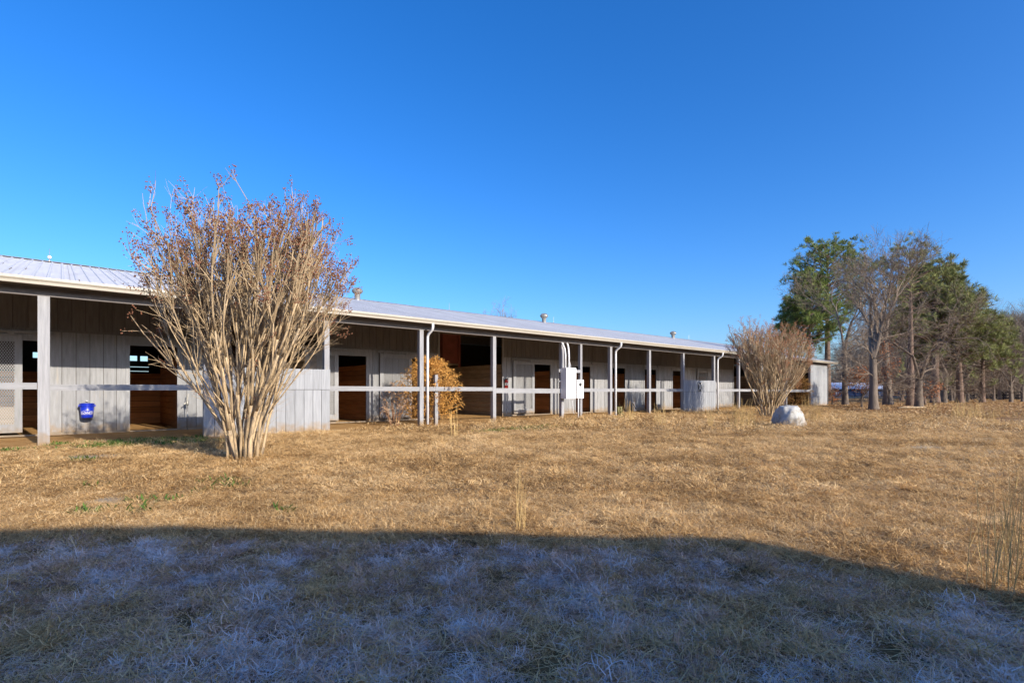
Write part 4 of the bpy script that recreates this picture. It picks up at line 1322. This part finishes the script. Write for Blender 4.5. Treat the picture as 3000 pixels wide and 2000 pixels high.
# ------------------------------------------------------------------ far farmstead and fences
x, y = at_depth(2512, 112)
fb = thing('far_barn', 'blue distant barn with pale metal roof beyond the trees', 'barn', (x, y, 0), R(-HEAD))
MB().box(-5.4, 5.4, 0, 7, 0, 1.75).build('wall', M_FARWALL, fb)
m = MB(); m.add([(-6.2, -1.0, 1.55), (6.4, -1.0, 1.55), (6.4, 3.5, 3.0), (-6.2, 3.5, 3.0), (-6.2, 8, 1.55), (6.4, 8, 1.55)], [(0, 1, 2, 3), (3, 2, 5, 4), (0, 3, 4), (1, 5, 2), (0, 4, 5, 1)])
m.build('roof', M_FARROOF, fb)
for a in (-3.4, 0.8, 3.2):
    MB().box(a, a + 1.4, -0.03, -0.002, 0, 1.5).build('door', M_BLACK, fb)
for a in (-4.8, 2.4):
    MB().box(a, a + 0.8, -0.03, -0.002, 0.3, 1.4).build('door', M_FENCEW, fb)
def fence(name, label, pxa, da, pxb, db, n, hz, m, rails, pw=0.12):
    xa, ya = at_depth(pxa, da); xb, yb = at_depth(pxb, db)
    t = thing(name, label, 'fence', (xa, ya, 0), math.atan2(yb - ya, xb - xa))
    L = math.hypot(xb - xa, yb - ya); s = L / n
    pm = MB().box(-pw / 2, pw / 2, -pw / 2, pw / 2, -0.2, hz).mesh('fence_post', m)
    rm = MB().box(0.01, s - 0.01, -pw / 2 - 0.03, -pw / 2 - 0.002, -0.075, 0.075).mesh('fence_rail', m)
    for k in range(n + 1):
        link('fence_post', pm, t, (k * s, 0, 0))
        if k < n:
            for z in rails: link('fence_rail', rm, t, (k * s, 0, z))
fence('board_fence', 'black board fence along the sandy drive at the far right', 2815, 66, 3180, 60, 11, 1.1, M_FENCE, (0.95, 0.6, 0.25))
fence('board_fence', 'dark board fence in front of the distant blue barn', 2430, 100, 2660, 96, 9, 1.15, M_FARWALL, (1.0, 0.6, 0.2))
fence('paddock_gate_fence', 'white board fence section in front of the distant blue barn', 2531, 97.5, 2556, 97.2, 2, 1.2, M_FENCEW, (1.05, 0.75, 0.45, 0.2))

# ------------------------------------------------------------------ grass and litter
def blade_clump(name, seed, n, rad, lmin, lmax, w, elmin, elmax, m, curl=0.5, tlo=0.0, thi=1.0):
    r = np.random.RandomState(seed)
    vs, fs, tint = [], [], []
    for k in range(n):
        a = r.uniform(0, 2 * np.pi); q = rad * np.sqrt(r.rand())
        p = np.array([q * np.cos(a), q * np.sin(a), r.uniform(-0.005, 0.008)])
        az = r.uniform(0, 2 * np.pi); el = R(elmin + (elmax - elmin) * r.rand() ** 1.8); L = r.uniform(lmin, lmax)
        turn = r.uniform(-curl, curl) * 2; drop = R(r.uniform(5, 70))
        t = r.uniform(tlo, thi); ww = w * r.uniform(0.6, 1.3)
        i0 = len(vs)
        for s in range(4):
            c = np.array([np.cos(az) * np.cos(el), np.sin(az) * np.cos(el), np.sin(el)])
            sd = np.array([-np.sin(az), np.cos(az), 0.0]) * ww * (1.0, 0.95, 0.75, 0.15)[s]
            p2 = p.copy(); p2[2] = max(p2[2], 0.003)
            vs += [tuple(p2 - sd), tuple(p2 + sd)]
            tint += [t, t]
            p = p + c * L / 3
            az += turn / 3; el -= drop / 3
        for s in range(3):
            fs.append((i0 + 2 * s, i0 + 2 * s + 1, i0 + 2 * s + 3, i0 + 2 * s + 2))
    me = bpy.data.meshes.new(name)
    me.from_pydata(vs, [], fs)
    me.materials.append(m)
    at = me.attributes.new('tint', 'FLOAT', 'POINT')
    at.data.foreach_set('value', np.array(tint, dtype=np.float32))
    me.update()
    return bpy.data.objects.new(name, me)

def scatter(name, label, protos, pts, rots, scl, idx, m):
    coll = bpy.data.collections.new(name + '_source')
    for i, p in enumerate(protos):
        p.name = '%s_%02d' % (name + '_clump', i)
        coll.objects.link(p)
    me = bpy.data.meshes.new(name)
    me.from_pydata(pts.tolist(), [], [])
    a = me.attributes.new('rot', 'FLOAT_VECTOR', 'POINT'); a.data.foreach_set('vector', rots.astype(np.float32).ravel())
    a = me.attributes.new('scl', 'FLOAT', 'POINT'); a.data.foreach_set('value', scl.astype(np.float32))
    a = me.attributes.new('idx', 'INT', 'POINT'); a.data.foreach_set('value', idx.astype(np.int32))
    me.materials.append(m)
    o = link(name, me)
    tag(o, label, kind='stuff')
    g = bpy.data.node_groups.new(name + '_scatter', 'GeometryNodeTree')
    g.interface.new_socket('Geometry', in_out='INPUT', socket_type='NodeSocketGeometry')
    g.interface.new_socket('Geometry', in_out='OUTPUT', socket_type='NodeSocketGeometry')
    N, L = g.nodes, g.links
    gi, go = N.new('NodeGroupInput'), N.new('NodeGroupOutput')
    ci = N.new('GeometryNodeCollectionInfo')
    ci.inputs['Collection'].default_value = coll
    ci.inputs['Separate Children'].default_value = True
    ci.inputs['Reset Children'].default_value = True
    ip = N.new('GeometryNodeInstanceOnPoints')
    ip.inputs['Pick Instance'].default_value = True
    def named(nm, dt):
        q = N.new('GeometryNodeInputNamedAttribute'); q.data_type = dt; q.inputs['Name'].default_value = nm
        return [s for s in q.outputs if s.enabled and s.name == 'Attribute'][0]
    er = N.new('FunctionNodeEulerToRotation')
    L.new(named('rot', 'FLOAT_VECTOR'), er.inputs[0])
    L.new(gi.outputs[0], ip.inputs['Points'])
    L.new(ci.outputs[0], ip.inputs['Instance'])
    L.new(named('idx', 'INT'), ip.inputs['Instance Index'])
    L.new(er.outputs[0], ip.inputs['Rotation'])
    L.new(named('scl', 'FLOAT'), ip.inputs['Scale'])
    L.new(ip.outputs[0], go.inputs[0])
    md = o.modifiers.new('scatter', 'NODES'); md.node_group = g
    return o

def field(x, y, s, seed=0):
    r = np.random.RandomState(seed)
    z = np.zeros_like(x)
    for k in range(7):
        a = r.uniform(0, 2 * np.pi); f = s * r.uniform(0.6, 2.2)
        z += np.sin(f * (x * np.cos(a) + y * np.sin(a)) + r.uniform(0, 6.28))
    return z / 7 ** 0.5

def wedge(n, d0, d1, pxa=-260, pxb=3260, seed=0):
    """random points on the ground between two depths"""
    r = np.random.RandomState(seed)
    d = np.sqrt(d0 ** 2 + (d1 ** 2 - d0 ** 2) * r.rand(n))
    px = pxa + (pxb - pxa) * r.rand(n)
    u = (px - 1500) / FP
    return np.column_stack([(SN + u * CS) * d, (CS - u * SN) * d])

def in_shade(x, y):
    """inside the neighbouring barn's shadow, with a margin"""
    dep = x * SN + y * CS; lat = x * CS - y * SN
    px = 1500 + FP * lat / np.maximum(dep, 0.5)
    edge = np.interp(px, [-400, 0, 510, 957, 2190, 2500, 2700, 3000, 3400], [1590, 1560, 1546, 1558, 1590, 1655, 1705, 1745, 1790])
    de = FP * EYE / (edge - HY)
    return dep < de * 0.93

near = wedge(40000, 1.3, 5.6, seed=1)
mid = wedge(78000, 5.6, 14.0, seed=2)
far = wedge(48000, 14.0, 46.0, pxa=900, seed=3)
aside = np.vstack([wedge(26000, 2.5, 14.0, 3260, 6400, seed=71), wedge(9000, 1.3, 8.0, -2600, -260, seed=72), wedge(16000, 14.0, 34.0, 3260, 5200, seed=74)])
ring = np.random.RandomState(73).uniform(-3.5, 3.5, (11000, 2))
ring = ring[(ring @ np.array([SN, CS]) < 1.3)]
lod = np.concatenate([np.zeros(len(near), int), np.ones(len(mid), int), np.full(len(far), 2), np.where(np.arange(len(aside)) < 35000, 1, 2), np.ones(len(ring), int)])
xy = np.vstack([near, mid, far, aside, ring])
ok = ditch(xy[:, 0], xy[:, 1]) < 0.4
wob = 0.25 * np.sin(1.7 * xy[:, 0]) + 0.18 * np.sin(3.9 * xy[:, 0] + 1)
edge_y = 13.75 + wob
keep = ok & (xy[:, 1] < edge_y + 0.3 * np.random.RandomState(4).randn(len(xy)))
for (cx, cy, s) in [on_ground(270, 1343) + (0.5,), on_ground(240, 1311) + (0.45,), on_ground(310, 1460) + (0.2,)]:
    keep &= (np.hypot(xy[:, 0] - cx, xy[:, 1] - cy) > s * (0.6 + 0.5 * np.random.RandomState(6).rand(len(xy))))
holes = field(xy[:, 0], xy[:, 1], 11, 41) + 0.6 * field(xy[:, 0], xy[:, 1], 27, 42)
keep &= (holes < 1.25) | (lod == 2)
keep &= np.random.RandomState(14).rand(len(xy)) > 0.75 * band(xy[:, 0], xy[:, 1])
for (cx, cy, s) in [(12.6, 2.3, 0.55), (13.8, 0.9, 0.5)]:
    keep &= (np.hypot(xy[:, 0] - cx, (xy[:, 1] - cy) * 1.6) > s * (0.5 + 0.8 * np.random.RandomState(16).rand(len(xy))))
xy, lod = xy[keep], lod[keep]
n = len(xy)
r_ = np.random.RandomState(9)
fr = 0.45 * field(xy[:, 0], xy[:, 1], 2.4, 3) + 0.65 * field(xy[:, 0], xy[:, 1], 9, 5) + 0.60 * field(xy[:, 0], xy[:, 1], 24, 6) + 0.65 * r_.randn(n)
shade = in_shade(xy[:, 0], xy[:, 1]) & (lod == 0)
is_frost = shade & (fr > 0.65)
is_rime = shade & ~is_frost & (fr > -0.45)
pts = np.column_stack([xy, gh(xy[:, 0], xy[:, 1]) - 0.004])
rots = np.column_stack([r_.normal(0, 0.22, n), r_.normal(0, 0.22, n), r_.uniform(0, 6.283, n)])
thick = 1 + 0.15 * field(xy[:, 0], xy[:, 1], 4.5, 8) + 0.24 * field(xy[:, 0], xy[:, 1], 17, 9)
scl = np.clip(r_.uniform(0.75, 1.25, n) * thick, 0.45, 1.8)
# long loose straws lying over the turf
def straws():
    q = np.vstack([wedge(2600, 1.4, 6.0, seed=61), wedge(3600, 6.0, 15.0, seed=62)])
    q = q[(q[:, 1] < 13.4) & (ditch(q[:, 0], q[:, 1]) < 0)]
    bx_, by_ = at_depth(2309, 16.2)                       # taller grass grown up round the boulder
    aa = np.random.RandomState(64).uniform(0, 6.283, 130); ar = np.random.RandomState(65).uniform(0.44, 0.68, 130)
    q = np.vstack([q, np.column_stack([bx_ + ar * np.cos(aa), by_ + ar * np.sin(aa)])])
    m_ = len(q); rr = np.random.RandomState(63)
    pr = [blade_clump('c', 500 + k, 5, 0.16, 0.10, 0.24, 0.0014, 3, 22, M_GRASS, 0.35, 0.5, 1.0) for k in range(4)]
    scatter('loose_straw', 'long loose straws lying over the lawn', pr, np.column_stack([q, gh(q[:, 0], q[:, 1]) + 0.012]), np.column_stack([np.zeros(m_), np.zeros(m_), rr.uniform(0, 6.28, m_)]),
            rr.uniform(0.7, 1.3, m_), rr.randint(0, 4, m_), M_GRASS)
straws()
protos = []
for k in range(4): protos.append(blade_clump('c', 300 + k, 34, 0.075, 0.02, 0.072, 0.0013, 3, 46, M_GRASS, 1.3))
for k in range(3): protos.append(blade_clump('c', 320 + k, 46, 0.13, 0.025, 0.068, 0.0021, 3, 46, M_GRASS, 1.1))
for k in range(3): protos.append(blade_clump('c', 340 + k, 70, 0.36, 0.04, 0.10, 0.006, 6, 55, M_GRASS, 0.6))
idx = np.where(lod == 0, r_.randint(0, 4, n), np.where(lod == 1, 4 + r_.randint(0, 3, n), 7 + r_.randint(0, 3, n)))
nf = ~(is_frost | is_rime)
scatter('dry_grass', 'dry straw-coloured winter grass covering the lawn', protos, pts[nf], rots[nf], scl[nf], idx[nf], M_GRASS)
fp = [blade_clump('c', 360 + k, 34, 0.05, 0.02, 0.075, 0.0012, 3, 42, M_FROST, 1.2) for k in range(3)]
scatter('frosted_grass', 'pale frosted grass blades lying in patches in the shaded foreground', fp, pts[is_frost], rots[is_frost], scl[is_frost], r_.randint(0, 3, int(is_frost.sum())), M_FROST)
rp_ = [blade_clump('c', 370 + k, 36, 0.075, 0.02, 0.075, 0.0012, 3, 46, M_RIME, 1.3) for k in range(3)]
scatter('rimed_grass', 'dull lightly frosted grass filling the shaded foreground', rp_, pts[is_rime], rots[is_rime], scl[is_rime], r_.randint(0, 3, int(is_rime.sum())), M_RIME)
# green weeds near the aisle and scattered in the lawn
gw = []
rs = np.random.RandomState(21)
for (px, py, s, k) in [(460, 1290, 0.55, 70), (380, 1300, 0.45, 50), (330, 1308, 0.4, 40), (570, 1296, 0.35, 40), (520, 1300, 0.4, 30), (190, 1302, 0.2, 12), (20, 1320, 0.3, 16), (248, 1352, 0.13, 22), (590, 1412, 0.14, 9), (655, 1425, 0.2, 14), (600, 1434, 0.15, 10),
                       (430, 1458, 0.12, 9), (240, 1498, 0.12, 12), (500, 1460, 0.08, 5), (700, 1408, 0.1, 8), (440, 1487, 0.1, 6), (290, 1425, 0.12, 7), (830, 1493, 0.08, 5), (1500, 1258, 0.5, 30), (1580, 1252, 0.6, 34), (1440, 1262, 0.4, 20), (1815, 1222, 0.3, 14)]:
    cx, cy = on_ground(px, py)
    if py > 1340 and px < 1000: s, k = s * 0.5, max(2, k // 4)
    for j in range(k):
        gw.append((cx + rs.normal(0, s), cy + rs.normal(0, s * 0.5)))
gw = np.array(gw)
ng = len(gw)
gp_ = [blade_clump('c', 380 + k, 22, 0.08, 0.03, 0.085, 0.006, 15, 65, M_GREEN, 0.5) for k in range(2)]
scatter('green_weeds', 'low green weeds in patches beside the stable aisle', gp_, np.column_stack([gw, gh(gw[:, 0], gw[:, 1])]),
        np.column_stack([np.zeros(ng), np.zeros(ng), rs.uniform(0, 6.28, ng)]), rs.uniform(0.9, 1.7, ng), rs.randint(0, 2, ng), M_GREEN)
# leaf litter and rough dead grass under the trees
lx = wedge(26000, 22, 75, pxa=2330, pxb=3350, seed=31)
kk = (ditch(lx[:, 0], lx[:, 1]) > 0.2)
lx = lx[kk]; nl = len(lx)
lp = [blade_clump('c', 400 + k, 36, 0.5, 0.05, 0.16, 0.035, 3, 35, M_LITTER, 0.8) for k in range(3)]
scatter('leaf_litter', 'brown fallen leaves and dead grass under the trees', lp, np.column_stack([lx, gh(lx[:, 0], lx[:, 1]) - 0.005]),
        np.column_stack([np.zeros(nl), np.zeros(nl), rs.uniform(0, 6.28, nl)]), rs.uniform(0.6, 1.3, nl), rs.randint(0, 3, nl), M_LITTER)
